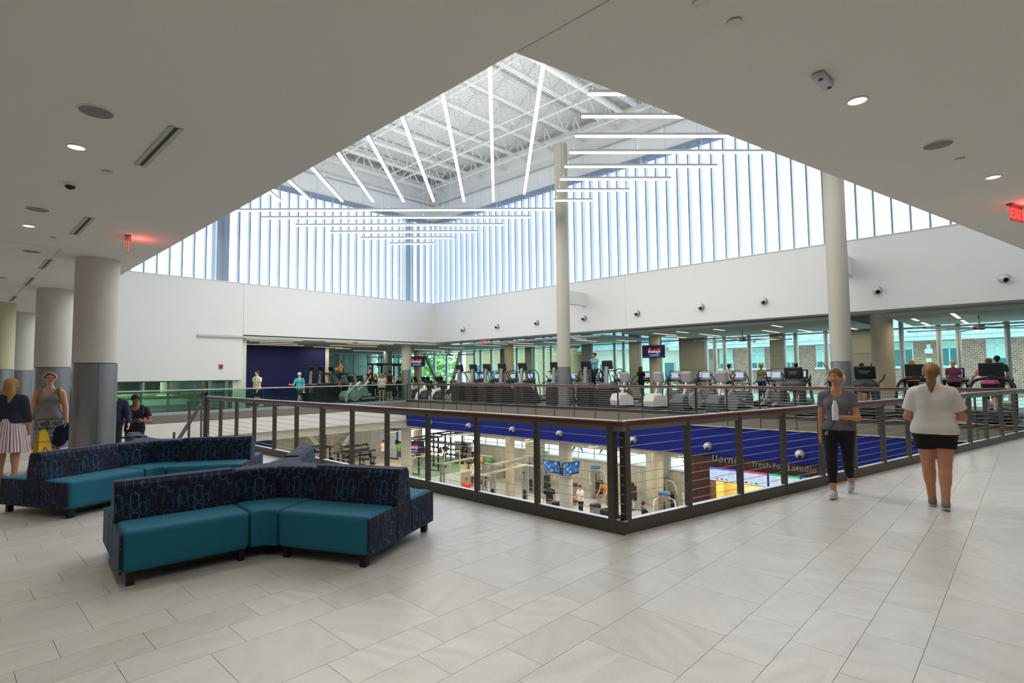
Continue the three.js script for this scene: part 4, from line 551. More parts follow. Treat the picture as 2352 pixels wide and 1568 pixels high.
// o: h, fem, legs [[hip pitch, knee bend, spread], ...] for left(+x) and right, arms [[pitch, out, elbow, inward], ...], lean, hips (height of the pelvis above the feet, or auto), headYaw, headPitch, twist
function person(label, pos, turn, o) {
  const H = o.h ?? 1.72, fem = o.fem ? 1 : 0, fat = o.fat ?? 1, near = o.near, c = near ? 0.011 : o.cell ?? 0.022, t = thing('person', label, 'person', pos, turn, o.group);
  const legs = o.legs ?? [[0.05, 0.05, 0.03], [-0.05, 0.05, 0.03]], arms = o.arms ?? [[0.05, 0.1, 0.15, 0], [0.05, 0.1, 0.15, 0]], lean = o.lean ?? 0;
  const thigh = 0.245 * H, shin = 0.245 * H, hw = (fem ? 0.056 : 0.05) * H, sw = (fem ? 0.1 : 0.118) * H, J = {};
  // legs first, pelvis height from the lower foot
  const leg = legs.map(([p, kb, sp], i) => { const s = i ? -1 : 1; let d1 = rotZ(rotX([0, -1, 0], -p), s * sp), d2 = rotZ(rotX([0, -1, 0], -p + kb), s * sp); const hip = [s * hw, 0, 0], knee = add(hip, d1, thigh), ank = add(knee, d2, shin); return { hip, knee, ank, pitch: o.foot?.[i] ?? 0, s }; });
  const py = o.hips ?? (0.041 * H + max(...leg.map((l) => -l.ank[1] + (l.pitch > 0 ? l.pitch * 0.05 : 0))));
  for (const l of leg) for (const k of ['hip', 'knee', 'ank']) l[k] = add(l[k], [0, py, 0]);
  const spine = (v) => rotY(rotX(v, lean), 0), T = (x, y, z = 0) => add([0, py, 0], rotX(rotY([x, y, z], o.twist ?? 0), lean));
  const waist = T(0, 0.1 * H), chest = T(0, 0.2 * H, 0.006), neck = T(0, 0.318 * H, -0.004), hy = o.headYaw ?? 0, hp = (o.headPitch ?? 0) + lean * 0.5, hd = (x, y, z) => add(add(neck, rotX([0, 0.038 * H, 0.008 * H], lean)), rotX(rotY([x, y, z], hy), hp));
  const arm = arms.map(([p, out, eb, inw], i) => { const s = i ? -1 : 1, sh = T(s * sw, 0.258 * H), d1 = rotX(rotZ([0, -1, 0], s * out), -p), el = add(sh, rotX(rotY(d1, o.twist ?? 0), lean * 0.9), 0.172 * H), d2 = rotY(rotX(rotZ([0, -1, 0], s * out * 0.4), -p - eb), -s * (inw ?? 0)), wr = add(el, rotX(rotY(d2, o.twist ?? 0), lean * 0.6), 0.148 * H); return { sh, el, wr, d: add(wr, el, -1).map((v) => v / (0.148 * H)), s }; });
  const q = H * fat, skin = [], torso = [
    cap(T(-hw * 0.75, 0.01 * H), T(hw * 0.75, 0.01 * H), (fem ? 0.061 : 0.054) * q, undefined, 0.05), cap(T(-0.022 * H, 0.1 * H), T(0.022 * H, 0.1 * H), (fem ? 0.05 : 0.056) * q, undefined, 0.06),
    cap(T(-0.038 * H, 0.2 * H), T(0.038 * H, 0.2 * H), 0.057 * q, undefined, 0.06), cap(T(-sw * 0.66, 0.256 * H, -0.008), T(sw * 0.66, 0.256 * H, -0.008), 0.036 * q, undefined, 0.05), cap(T(0, 0.302 * H, -0.012), T(sw * 0.86, 0.264 * H, -0.006), 0.026 * H, 0.022 * H, 0.04), cap(T(0, 0.302 * H, -0.012), T(-sw * 0.86, 0.264 * H, -0.006), 0.026 * H, 0.022 * H, 0.04)];
  if (fem) for (const s of [-1, 1]) torso.push(cap(T(s * 0.042 * H, 0.205 * H, 0.042 * q), T(s * 0.045 * H, 0.2 * H, 0.046 * q), 0.028 * q, undefined, 0.03));
  if (o.glutes !== 0) for (const s of [-1, 1]) torso.push(cap(T(s * hw * 0.75, -0.005 * H, -0.022 * H), T(s * hw * 0.75, -0.025 * H, -0.022 * H), 0.05 * q, undefined, 0.04));
  const lim = { thigh: leg.map((l) => cap(l.hip, l.knee, 0.052 * q * (fem ? 1.1 : 1), 0.033 * q, 0.035)), shin: leg.map((l) => cap(l.knee, l.ank, 0.032 * q, 0.0205 * q, 0.02)), calf: leg.map((l) => { const m = lerp3(l.knee, l.ank, 0.28); return cap(add(m, [0, 0.035, -0.012 * H]), add(m, [0, -0.05, -0.01 * H]), 0.03 * q, 0.024 * q, 0.04); }), up: arm.map((a) => cap(a.sh, a.el, 0.029 * q, 0.0225 * q, 0.03)), fore: arm.map((a) => cap(a.el, a.wr, 0.0225 * q, 0.0155 * q, 0.02)) };
  skin.push(...torso, ...lim.thigh, ...lim.shin, ...lim.calf, ...lim.up, ...lim.fore, cap(T(0, 0.28 * H, -0.006), hd(0, 0.01 * H, -0.008), 0.033 * H * (fem ? 0.9 : 1), 0.03 * H * (fem ? 0.9 : 1), 0.03));
  if (o.shoe === 'none') leg.forEach((l) => { const to = rotX([0, -0.018 * H, 0.1 * H], l.pitch); skin.push(cap(add(l.ank, rotX([0, -0.02 * H, -0.025 * H], l.pitch)), add(l.ank, to), 0.021 * H, 0.016 * H, 0.02)); });
  const geoms = [], hh = H / 1.72, skull = [cap(hd(0, 0.062 * H, -0.012 * H), hd(0, 0.068 * H, 0.006 * H), 0.0475 * H, 0.045 * H, 0.02), cap(hd(0, 0.03 * H, 0.012 * H), hd(0, 0.008 * H, 0.028 * H), 0.034 * H, 0.018 * H, 0.035), cap(hd(0, 0.05 * H, 0.044 * H), hd(0, 0.036 * H, 0.058 * H), 0.0055 * H, 0.0085 * H, 0.012)];
  for (const s of [-1, 1]) skull.push(cap(hd(s * 0.046 * H, 0.05 * H, -0.004 * H), hd(s * 0.048 * H, 0.036 * H, -0.002 * H), 0.008 * H, 0.006 * H, 0.008), cap(hd(s * 0.024 * H, 0.036 * H, 0.03 * H), hd(s * 0.02 * H, 0.03 * H, 0.032 * H), 0.013 * H, 0.012 * H, 0.02));
  // hands: palm, four unequal bent fingers, thumb
  const hands = arm.map((a, i) => {
    const d = V(...a.d), side = V(...(o.palm?.[i] ?? [a.s * -1, 0, 0])), nrm = side.clone().addScaledVector(d, -side.dot(d)).normalize(), wid = d.clone().cross(nrm).normalize().multiplyScalar(a.s * (o.flip?.[i] ?? 1)), at = (l, w, n) => V(...a.wr).addScaledVector(d, l * hh).addScaledVector(wid, w * hh).addScaledVector(nrm, n * hh).toArray(), cu = o.curl?.[i] ?? 0.45, r = 0.0085 * hh;
    const out = [cap(at(-0.01, 0, 0), at(0.03, 0, 0), 0.02 * hh, 0.022 * hh, 0.02), cap(at(0.045, -0.022, 0), at(0.075, -0.028, 0.004), 0.014 * hh, 0.012 * hh, 0.012), cap(at(0.045, 0.022, 0), at(0.07, 0.028, 0.004), 0.014 * hh, 0.012 * hh, 0.012), cap(at(0.05, -0.01, 0), at(0.08, 0.0, 0.003), 0.014 * hh, 0.012 * hh, 0.012)];
    const f = [[-0.03, 0.066], [-0.01, 0.078], [0.011, 0.074], [0.031, 0.058]]; f.forEach(([w, L]) => { let p = at(0.082, w, 0.004), ang = cu * 0.5; let l = 0.082, n = 0.004; for (const sgm of [0.45, 0.32, 0.23]) { const l2 = l + cos(ang) * L * sgm, n2 = n + sin(ang) * L * sgm; out.push(cap(at(l, w, n), at(l2, w * 1.02, n2), r, r * 0.9, 0.004)); l = l2; n = n2; ang += cu; } });
    out.push(cap(at(0.025, -0.026, 0.006), at(0.055, -0.05, 0.016), 0.0115 * hh, 0.0095 * hh, 0.01), cap(at(0.055, -0.05, 0.016), at(0.082, -0.052, 0.028), 0.0095 * hh, 0.008 * hh, 0.004));
    return out;
  });
  const skinM = M(o.skin ?? '#d9a184', 0.6);
  if (near) { geoms.push(field(skin, c), field(skull, 0.0045)); hands.forEach((h) => geoms.push(field(h, 0.0036))); } else { geoms.push(field([...skin, ...skull], c)); hands.forEach((h) => geoms.push(field(h, 0.008))); }
  const body = part('body', geoms, skinM, t);
  if (near || o.face) {
    for (const s of [-1, 1]) { part('eye', sph(0.006 * H, ...hd(s * 0.019 * H, 0.052 * H, 0.0412 * H), 1, 1, 1, 12), M('#e9e4df', 0.3), body); part('iris', sph(0.0036 * H, ...hd(s * 0.019 * H, 0.052 * H, 0.0446 * H), 1, 1, 1, 10), M('#33281f', 0.3), body); part('eyebrow', bar(hd(s * 0.011 * H, 0.0625 * H, 0.049 * H), hd(s * 0.029 * H, 0.063 * H, 0.0425 * H), 0.0026 * H, 6, 0.0018 * H), M(o.brow ?? '#6b4a32', 0.8), body); }
    part('lips', [bar(hd(-0.013 * H, 0.0185 * H, 0.0445 * H), hd(0, 0.02 * H, 0.049 * H), 0.0028 * H, 6, 0.0034 * H), bar(hd(0.013 * H, 0.0185 * H, 0.0445 * H), hd(0, 0.02 * H, 0.049 * H), 0.0028 * H, 6, 0.0034 * H)], M('#b4655c', 0.5), body);
  }
  // clothing
  const hemY = py + (o.hem ?? 0.02) * H, up = o.top === 'none' ? null : rotX([0, 1, 0], lean), hemP = T(0, (o.hem ?? 0.0) * H);
  if (up) {
    const sl = o.sleeve ?? 0.55, P = [...torso.map((p) => ({ ...p }))], ease = (o.loose ?? 0.012); arm.forEach((a) => { if (sl > 0 && sl <= 1) P.push(cap(a.sh, lerp3(a.sh, a.el, sl), 0.031 * q, 0.0275 * q + (o.loose > 0.015 ? 0.008 : 0), 0.03, { cut: 1 })); if (sl > 1) P.push(cap(a.sh, a.el, 0.031 * q, 0.027 * q, 0.03), cap(a.el, lerp3(a.el, a.wr, sl - 1), 0.027 * q, 0.021 * q, 0.02, { cut: 1 })); });
    if (o.loose > 0.015) P.push(cap(T(-0.04 * H, 0.1 * H), T(0.04 * H, 0.1 * H), 0.052 * q, undefined, 0.05), cap(T(-0.045 * H, 0.03 * H), T(0.045 * H, 0.03 * H), 0.058 * q, undefined, 0.05)); leg.forEach((l) => P.push(cap(l.hip, lerp3(l.hip, l.knee, 0.12), 0.053 * q * (fem ? 1.1 : 1), 0.052 * q * (fem ? 1.1 : 1), 0.035)));
    const clips = [(x, y, z) => -((x - hemP[0]) * up[0] + (y - hemP[1]) * up[1] + (z - hemP[2]) * up[2])], n1 = T(0, 0.3 * H, 0.03), nr = (o.neck ?? 0.05) * H; clips.push((x, y, z) => nr - hypot(x - n1[0], (y - n1[1]) * 0.9, z - n1[2]));
    if (sl === 0) for (const s of [-1, 1]) { const a = T(s * (sw + 0.03), 0.235 * H); clips.push((x, y, z) => 0.052 * H - hypot(x - a[0], (y - a[1]) * 0.7, z - a[2])); }
    part(o.topName ?? 'shirt', field(P, c, clips, ease), o.topMat ?? M(o.top ?? '#888888', 0.85), t);
  }
  if (o.bottom) {
    const bl = o.blen ?? 0.5, P = torso.slice(0, 2).map((p) => ({ ...p })).concat(o.glutes !== 0 ? torso.slice(-2) : []), e = o.bloose ?? 0.01; leg.forEach((l, i) => { P.push(cap(l.hip, bl < 1 ? lerp3(l.hip, l.knee, bl) : l.knee, 0.0525 * q * (fem ? 1.1 : 1), (bl < 1 ? 0.05 - 0.016 * bl + (e > 0.015 ? 0.006 : 0) : 0.035) * q, 0.035, { cut: bl < 1 ? 1 : 0 })); if (bl >= 1) { P.push(cap(l.knee, lerp3(l.knee, l.ank, min(0.96, bl - 1)), 0.033 * q, (0.033 - 0.011 * (bl - 1)) * q, 0.02, { cut: 1 })); if (bl > 1.4) P.push({ ...lim.calf[i] }); } });
    const wp = T(0, (o.waist ?? 0.085) * H), u2 = rotX([0, 1, 0], lean); part(o.bottomName ?? 'shorts', field(P, c, [(x, y, z) => (x - wp[0]) * u2[0] + (y - wp[1]) * u2[1] + (z - wp[2]) * u2[2]], e), o.bottomMat ?? M(o.bottom, 0.85), t);
  }
  leg.forEach((l) => { // shoes
    if (o.shoe === 'none') return; const A = (y, z) => add(l.ank, rotX([0, y * hh, z * hh], l.pitch)), s = part('shoe', field([cap(A(-0.028, -0.04), A(-0.03, 0.1), 0.04 * hh, 0.034 * hh, 0.03), cap(A(0.008, -0.028), A(-0.008, 0.03), 0.04 * hh, 0.036 * hh, 0.03), cap(A(-0.034, 0.09), A(-0.042, 0.165), 0.037 * hh, 0.027 * hh, 0.02)], near ? 0.007 : 0.014), M(o.shoe ?? '#d8d8d8', 0.7), t);
    const g = new THREE.CapsuleGeometry(0.036 * hh, 0.2 * hh, 4, 12); g.scale(1.16, 1.08, 0.34); g.rotateX(PI / 2); g.rotateX(l.pitch); g.translate(...A(-0.058, 0.062)); part('sole', clean(g), M(o.sole ?? '#e8e6e2', 0.7), s);
  });
  // hair
  const hairM = M(o.hair ?? '#4a3524', 0.75), fr = (x, y, z) => { const a = hd(0, 0.052 * H, 0.034 * H), n = rotX(rotY([0, -0.35, 1], hy), hp); return ((x - a[0]) * n[0] + (y - a[1]) * n[1] + (z - a[2]) * n[2]) * 0.9; }, hp_ = [cap(hd(0, 0.066 * H, -0.014 * H), hd(0, 0.072 * H, 0.006 * H), 0.052 * H, 0.048 * H, 0.02), cap(hd(0, 0.05 * H, -0.026 * H), hd(0, 0.02 * H, -0.03 * H), 0.04 * H, 0.028 * H, 0.02)];
  const style = o.style ?? 'short', hc = near ? 0.007 : 0.016;
  if (style === 'pony') hp_.push(cap(hd(0, 0.085 * H, -0.058 * H), hd(0, 0.06 * H, -0.08 * H), 0.018 * H, 0.024 * H, 0.02), cap(hd(0, 0.06 * H, -0.08 * H), hd(0, -0.02 * H, -0.075 * H), 0.026 * H, 0.026 * H, 0.02), cap(hd(0, -0.02 * H, -0.075 * H), hd(0.004, -0.085 * H, -0.062 * H), 0.026 * H, 0.008 * H, 0.02));
  if (style === 'bun') hp_.push(cap(hd(0, 0.08 * H, -0.06 * H), hd(0, 0.075 * H, -0.066 * H), 0.024 * H, undefined, 0.01));
  if (style === 'long') for (const s of [-1, 0, 1]) hp_.push(cap(hd(s * 0.034 * H, 0.05 * H, -0.02 * H), hd(s * 0.046 * H, -0.03 * H, -0.03 * H), 0.026 * H, 0.03 * H, 0.02), cap(hd(s * 0.046 * H, -0.03 * H, -0.03 * H), hd(s * 0.04 * H, -0.13 * H, -0.045 * H), 0.03 * H, 0.018 * H, 0.02));
  const clipsH = style === 'long' || style === 'short' || style === 'pony' || style === 'bun' ? [fr] : [fr];
  if (style !== 'cap') part('hair', field(hp_, hc, clipsH), hairM, t); else { part('cap', field([cap(hd(0, 0.072 * H, -0.012 * H), hd(0, 0.076 * H, 0.006 * H), 0.053 * H, 0.05 * H, 0.02)], hc, [(x, y, z) => hd(0, 0.062 * H, 0)[1] - y]), M(o.hair, 0.8), t); part('cap_brim', put(new THREE.CylinderGeometry(0.04 * H, 0.04 * H, 0.006, 16), ...hd(0, 0.068 * H, 0.055 * H)), M(o.hair, 0.8), t); }
  t.userData.hd = undefined; t.at = { hd, T, arm, leg, py, H, neck }; return t;
}
// ---------- gym machines (local +z is where the user looks) ----------
const EQ = [];                                       // base positions, for the people
const scr = (() => { const t = canvas(128, 96, (c, W, H) => { c.fillStyle = '#a9c9ee'; c.fillRect(0, 0, W, H); c.fillStyle = '#eef5ff'; for (let i = 0; i < 4; i++) for (let j = 0; j < 3; j++) c.fillRect(10 + i * 29, 12 + j * 27, 20, 18); }); return new THREE.MeshStandardMaterial({ color: 0x111111, emissive: 0xffffff, emissiveMap: t, emissiveIntensity: 0.75, roughness: 0.3 }); })();
const zprof = (pts, w, b = 0) => { const g = ext(pts.map(([z, y]) => [-z, y]), w, b); g.rotateY(PI / 2); return g; };   // (z,y) side profile across x
const scrPlane = (w, h, y, z, rx) => { const g = new THREE.PlaneGeometry(w, h); g.rotateY(PI); g.rotateX(rx); g.translate(0, y, z); return clean(g); };
function screenLight(t, y, z) { }
const proto = {};
const def = (name, make) => { const g = new THREE.Group(); g.name = name; make(g); proto[name] = g; };
function place(name, label, category, x, y, z, turn, group) { const o = proto[name].clone(); o.name = numbered(name); o.position.set(x, y, z); o.rotation.y = turn; scene.add(o); return tag(o, label, category, group); }
def('stair_climber', (t) => {
  part('body', zprof([[-0.8, 0.06], [0.72, 0.06], [0.72, 0.9], [0.5, 1.06], [0.28, 1.06], [0.18, 0.98], [-0.8, 0.3]], 0.62, 0.02), M('#1b1d1f', 0.55), t);
  for (let k = 0; k < 4; k++) part('step', bx(0.52, 0.035, 0.24, 0, 0.42 + k * 0.19, -0.62 + k * 0.24), M('#3a3c3e', 0.7), t);
  for (let k = 0; k < 7; k++) part('grille_bar', bx(0.6, 0.022, 0.02, 0, 0.16 + k * 0.105, 0.735), M('#34383b', 0.5, 0.3), t);
  part('front_hood', rb(0.66, 0.1, 0.46, 0.04, 0, 1.08, 0.44), M('#6b6c6e', 0.5), t); part('post', beam([0, 1.1, 0.5], [0, 1.85, 0.42], 0.15, 0.1), greyPlastic, t);
  const c = part('console', rb(0.52, 0.4, 0.09, 0.04, 0, 1.93, 0.36, 0, 0.25), M('#26292b', 0.45), t); part('screen', scrPlane(0.38, 0.26, 1.94, 0.305, 0.25), scr, c); part('tray', rb(0.72, 0.05, 0.3, 0.02, 0, 1.66, 0.3), M('#3c3e40', 0.5), t);
  for (const s of [-1, 1]) { part('handrail', tube([[s * 0.3, 1.68, 0.3], [s * 0.36, 1.74, -0.1], [s * 0.36, 1.7, -0.35], [s * 0.34, 1.35, -0.6], [s * 0.33, 0.3, -0.78]], 0.022, 26, 7), black, t); part('brace', bar([s * 0.3, 1.64, 0.25], [s * 0.33, 0.95, -0.3], 0.018, 6), black, t); part('foot', bx(0.1, 0.06, 0.1, s * 0.26, 0.03, 0.62), rubber, t); }
});
def('treadmill', (t) => {
  part('deck', rb(0.82, 0.14, 1.95, 0.03, 0, 0.13, -0.15), M('#2b2d30', 0.6), t); part('belt', bx(0.52, 0.012, 1.7, 0, 0.206, -0.25), rubber, t); part('motor_hood', zprof([[0.5, 0.1], [1.0, 0.1], [0.98, 0.26], [0.85, 0.36], [0.55, 0.3]], 0.8, 0.02), M('#8f9194', 0.5), t);
  for (const s of [-1, 1]) { part('upright', beam([s * 0.37, 0.2, 0.8], [s * 0.34, 1.18, 0.5], 0.09, 0.1), M('#55585c', 0.45, 0.4), t); part('handrail', tube([[s * 0.34, 1.1, 0.5], [s * 0.38, 1.06, 0.2], [s * 0.38, 0.98, -0.15]], 0.024, 12, 7), black, t); }
  part('dash', rb(0.82, 0.12, 0.3, 0.04, 0, 1.16, 0.48, 0, -0.35), M('#2c2e31', 0.5), t); const c = part('console', rb(0.56, 0.42, 0.07, 0.03, 0, 1.42, 0.6, 0, 0.2), blackGloss, t); part('screen', scrPlane(0.42, 0.28, 1.43, 0.56, 0.2), scr, c); part('crossbar', bar([-0.34, 1.02, 0.4], [0.34, 1.02, 0.4], 0.022, 8), black, t); for (const s of [-1, 1]) part('foot', bx(0.1, 0.06, 0.12, s * 0.3, 0.03, -0.95), rubber, t);
});
def('arch_treadmill', (t) => {
  part('deck', rb(0.9, 0.2, 1.9, 0.04, 0, 0.14, -0.15), M('#191a1c', 0.6), t); part('belt', bx(0.55, 0.012, 1.6, 0, 0.246, -0.25), rubber, t); part('motor_hood', rb(0.9, 0.34, 0.4, 0.08, 0, 0.24, 0.82), M('#202225', 0.5), t);
  part('arch', tube([[-0.5, 0.25, 0.7], [-0.5, 0.9, 0.6], [-0.42, 1.2, 0.5], [-0.2, 1.3, 0.46], [0.2, 1.3, 0.46], [0.42, 1.2, 0.5], [0.5, 0.9, 0.6], [0.5, 0.25, 0.7]], 0.042, 40, 8), M('#15172a', 0.45), t);
  const c = part('console', rb(0.56, 0.38, 0.06, 0.02, 0, 1.56, 0.5, 0, 0.12), M('#141518', 0.4), t); part('screen', scrPlane(0.44, 0.28, 1.56, 0.465, 0.12), scr, c); part('console_neck', bx(0.16, 0.16, 0.08, 0, 1.34, 0.5), black, t); for (const s of [-1, 1]) part('handrail', bar([s * 0.48, 1.02, 0.55], [s * 0.48, 0.98, -0.1], 0.024, 7), black, t);
});
def('hooded_treadmill', (t) => {
  part('deck', rb(0.9, 0.2, 1.9, 0.04, 0, 0.14, -0.15), M('#1b1c1e', 0.6), t); part('belt', bx(0.55, 0.012, 1.6, 0, 0.246, -0.25), rubber, t); part('motor_hood', rb(0.86, 0.4, 0.5, 0.1, 0, 0.28, 0.75), M('#2b2d30', 0.5), t);
  for (const s of [-1, 1]) { part('upright', rb(0.2, 0.85, 0.2, 0.06, s * 0.33, 0.62, 0.72), M('#24262a', 0.5), t); part('grip', tube([[s * 0.36, 1.15, 0.6], [s * 0.46, 1.3, 0.45], [s * 0.46, 1.42, 0.35]], 0.026, 10, 7), black, t); }
  part('shroud', (() => { const g = new THREE.SphereGeometry(0.42, 20, 12); g.scale(1, 0.55, 0.5); return put(g, 0, 1.08, 0.66); })(), M('#3c3f43', 0.45), t); part('badge', put(new THREE.CylinderGeometry(0.05, 0.05, 0.02, 16), 0, 1.0, 0.87, 0, PI / 2), M('#cfcfcf', 0.3, 0.6), t);
  const c = part('console', rb(0.62, 0.42, 0.1, 0.04, 0, 1.5, 0.62, 0, 0.15), M('#131517', 0.4), t); part('screen', scrPlane(0.42, 0.28, 1.5, 0.56, 0.15), scr, c); part('vent_lines', [...Array(4)].map((_, k) => bx(0.36 - k * 0.05, 0.008, 0.01, 0, 1.56 - k * 0.03, 0.68)), greyPlastic, c);
});
function elliptic(t, shell, cons, disc) {
  part('base_frame', [bx(0.12, 0.08, 1.9, 0, 0.08, -0.1), bx(0.6, 0.06, 0.1, 0, 0.04, 0.8), bx(0.6, 0.06, 0.1, 0, 0.04, -1.0)], M('#3b3d40', 0.5), t);
  part('shell', zprof([[0.3, 0.16], [1.0, 0.16], [1.06, 0.4], [0.96, 0.62], [0.6, 0.66], [0.36, 0.5]], 0.62, 0.06), shell, t); part('skirt', rb(0.66, 0.16, 0.86, 0.05, 0, 0.14, 0.66), M('#232b30', 0.5), t);
  if (disc) part('flywheel', put(new THREE.CylinderGeometry(0.34, 0.34, 0.09, 28), 0.34, 0.46, 0.45, 0, 0, PI / 2), greyPlastic, t);
  part('post', beam([0, 0.6, 0.7], [0, 1.2, 0.5], 0.08, 0.07), M('#d5d3cf', 0.4), t); const c = part('console', rb(0.5, 0.44, 0.2, 0.08, 0, 1.38, 0.5, 0, 0.2), cons, t); part('screen', scrPlane(0.34, 0.24, 1.42, 0.385, 0.2), scr, c);
  for (const s of [-1, 1]) { part('arm', tube([[s * 0.28, 0.55, 0.6], [s * 0.34, 1.0, 0.55], [s * 0.36, 1.35, 0.3], [s * 0.3, 1.45, 0.1]], 0.022, 16, 7), M('#2c2f33', 0.5), t); part('pedal_bar', beam([s * 0.24, 0.4, 0.5], [s * 0.24, 0.24, -0.9], 0.06, 0.06), M('#c9c7c2', 0.4), t); part('pedal', rb(0.17, 0.06, 0.4, 0.02, s * 0.24, 0.34, -0.2), rubber, t); part('side_rail', tube([[s * 0.3, 1.1, 0.45], [s * 0.4, 1.02, 0.0], [s * 0.4, 0.9, -0.3]], 0.018, 10, 6), black, t); }
}
def('elliptical', (t) => elliptic(t, M('#dcdbd6', 0.4), M('#a3a1a0', 0.5), false)); def('arc_trainer', (t) => { elliptic(t, M('#54575b', 0.5), M('#a09e9f', 0.5), true); part('tray_bar', tube([[-0.45, 1.08, 0.5], [0, 1.06, 0.62], [0.45, 1.08, 0.5]], 0.03, 16, 7), M('#b4b3b1', 0.4), t); }); def('flywheel_elliptical', (t) => { elliptic(t, M('#9a9c98', 0.5), M('#232528', 0.5), true); part('arc_cover', tube([[0.3, 0.1, 1.0], [0.3, 0.55, 0.9], [0.3, 0.95, 0.45], [0.3, 1.2, 0.1]], 0.07, 18, 8), M('#c4c3bd', 0.4), t); });
def('recumbent_bike', (t) => {
  part('arc_cover', tube([[0, 0.08, 0.95], [0, 0.38, 0.85], [0, 0.62, 0.6], [0, 0.7, 0.3]], 0.11, 18, 10), whitePlastic, t); part('housing', rb(0.22, 0.5, 0.6, 0.08, 0, 0.36, 0.45), M('#2f3234', 0.5), t); part('crank', put(new THREE.CylinderGeometry(0.2, 0.2, 0.26, 20), 0, 0.38, 0.5, 0, 0, PI / 2), M('#5a5d60', 0.5), t);
  part('rail', bx(0.14, 0.1, 1.3, 0, 0.22, -0.3), greyPlastic, t); part('seat', rb(0.42, 0.1, 0.42, 0.04, 0, 0.5, -0.6), black, t); part('seat_back', rb(0.42, 0.6, 0.1, 0.04, 0, 0.86, -0.84, 0, 0.2), black, t); part('mast', beam([0, 0.6, 0.55], [0, 1.15, 0.5], 0.08, 0.08), greyPlastic, t); const c = part('console', rb(0.42, 0.34, 0.08, 0.03, 0, 1.28, 0.46, 0, 0.25), M('#1e2124', 0.4), t); part('screen', scrPlane(0.32, 0.22, 1.29, 0.41, 0.25), scr, c);
  for (const s of [-1, 1]) { part('pedal', rb(0.1, 0.05, 0.22, 0.02, s * 0.2, 0.38 + s * 0.14, 0.6), rubber, t); part('handle', tube([[s * 0.06, 1.1, 0.45], [s * 0.26, 1.12, 0.3], [s * 0.26, 1.05, 0.1]], 0.018, 10, 6), black, t); } part('foot', bx(0.5, 0.05, 0.1, 0, 0.03, -0.9), rubber, t); part('foot', bx(0.5, 0.05, 0.1, 0, 0.03, 0.8), rubber, t);
});
def('squat_rack', (t) => { for (const x of [-0.9, 0.9]) for (const z of [-0.6, 0.6]) part('upright', bx(0.09, 2.35, 0.09, x, 1.175, z), black, t); part('top_beam', [bx(2.6, 0.1, 0.09, 0, 2.35, 0.6), bx(2.6, 0.1, 0.09, 0, 2.35, -0.6), bx(0.09, 0.1, 1.3, -0.9, 2.35, 0), bx(0.09, 0.1, 1.3, 0.9, 2.35, 0)], black, t); part('barbell', bar([-1.05, 1.35, 0.68], [1.05, 1.35, 0.68], 0.016, 8), chrome, t); for (const s of [-1, 1]) part('plate', put(new THREE.CylinderGeometry(0.22, 0.22, 0.06, 20), s * 1.0, 1.35, 0.68, 0, 0, PI / 2), rubber, t); part('base', [bx(0.09, 0.08, 1.4, -0.9, 0.04, 0), bx(0.09, 0.08, 1.4, 0.9, 0.04, 0)], black, t); });
def('cable_crossover', (t) => { for (const s of [-1, 1]) { part('tower', [bx(0.09, 2.3, 0.09, s * 1.9, 1.15, 0.14), bx(0.09, 2.3, 0.09, s * 1.9, 1.15, -0.14), bx(0.4, 0.08, 0.9, s * 1.9, 0.04, 0)], M('#9fa19f', 0.4, 0.5), t); part('weight_stack', [...Array(12)].map((_, k) => bx(0.16, 0.055, 0.2, s * 1.9, 0.2 + k * 0.062, 0)), rubber, t); for (const z of [-0.05, 0.05]) part('guide_rod', bar([s * 1.9 + z, 0.1, 0], [s * 1.9 + z, 2.25, 0], 0.012, 6), chrome, t); part('pulley', put(new THREE.CylinderGeometry(0.06, 0.06, 0.04, 14), s * 1.78, 1.9, 0, 0, PI / 2), black, t); part('cable', bar([s * 1.78, 1.9, 0], [s * 1.5, 1.2, 0.3], 0.006, 5), black, t); } part('crossbeam', [bx(3.9, 0.09, 0.07, 0, 2.33, 0), bx(0.07, 0.07, 1.3, -1.9, 2.33, 0), bx(0.07, 0.07, 1.3, 1.9, 2.33, 0)], M('#c9c6b4', 0.4, 0.4), t); });
def('weight_tower', (t) => { part('shroud', (() => { const g = rb(0.56, 1.75, 0.3, 0.1, 0, 0.95, 0.55); return g; })(), M('#8f8c88', 0.45, 0.2), t); part('shroud_slot', bx(0.06, 1.3, 0.02, 0, 0.85, 0.395), black, t); part('cap', rb(0.58, 0.2, 0.34, 0.08, 0, 1.86, 0.55), M('#3e6f8e', 0.4), t); part('seat_post', beam([0, 0.1, -0.3], [0, 0.5, -0.35], 0.1, 0.1), greyPlastic, t); part('seat', rb(0.4, 0.1, 0.4, 0.04, 0, 0.52, -0.35), black, t); part('back_pad', rb(0.36, 0.7, 0.1, 0.04, 0, 0.95, -0.6, 0, 0.12), black, t); part('base', [bx(0.1, 0.1, 1.5, 0, 0.06, -0.05), bx(0.8, 0.08, 0.1, 0, 0.05, -0.75), bx(0.7, 0.08, 0.12, 0, 0.05, 0.6)], M('#a7a8a6', 0.4, 0.4), t); for (const s of [-1, 1]) part('press_arm', tube([[s * 0.2, 1.7, 0.4], [s * 0.45, 1.6, 0.1], [s * 0.48, 1.1, -0.25], [s * 0.4, 1.0, -0.35]], 0.03, 18, 8), M('#b9b9b6', 0.35, 0.5), t); });
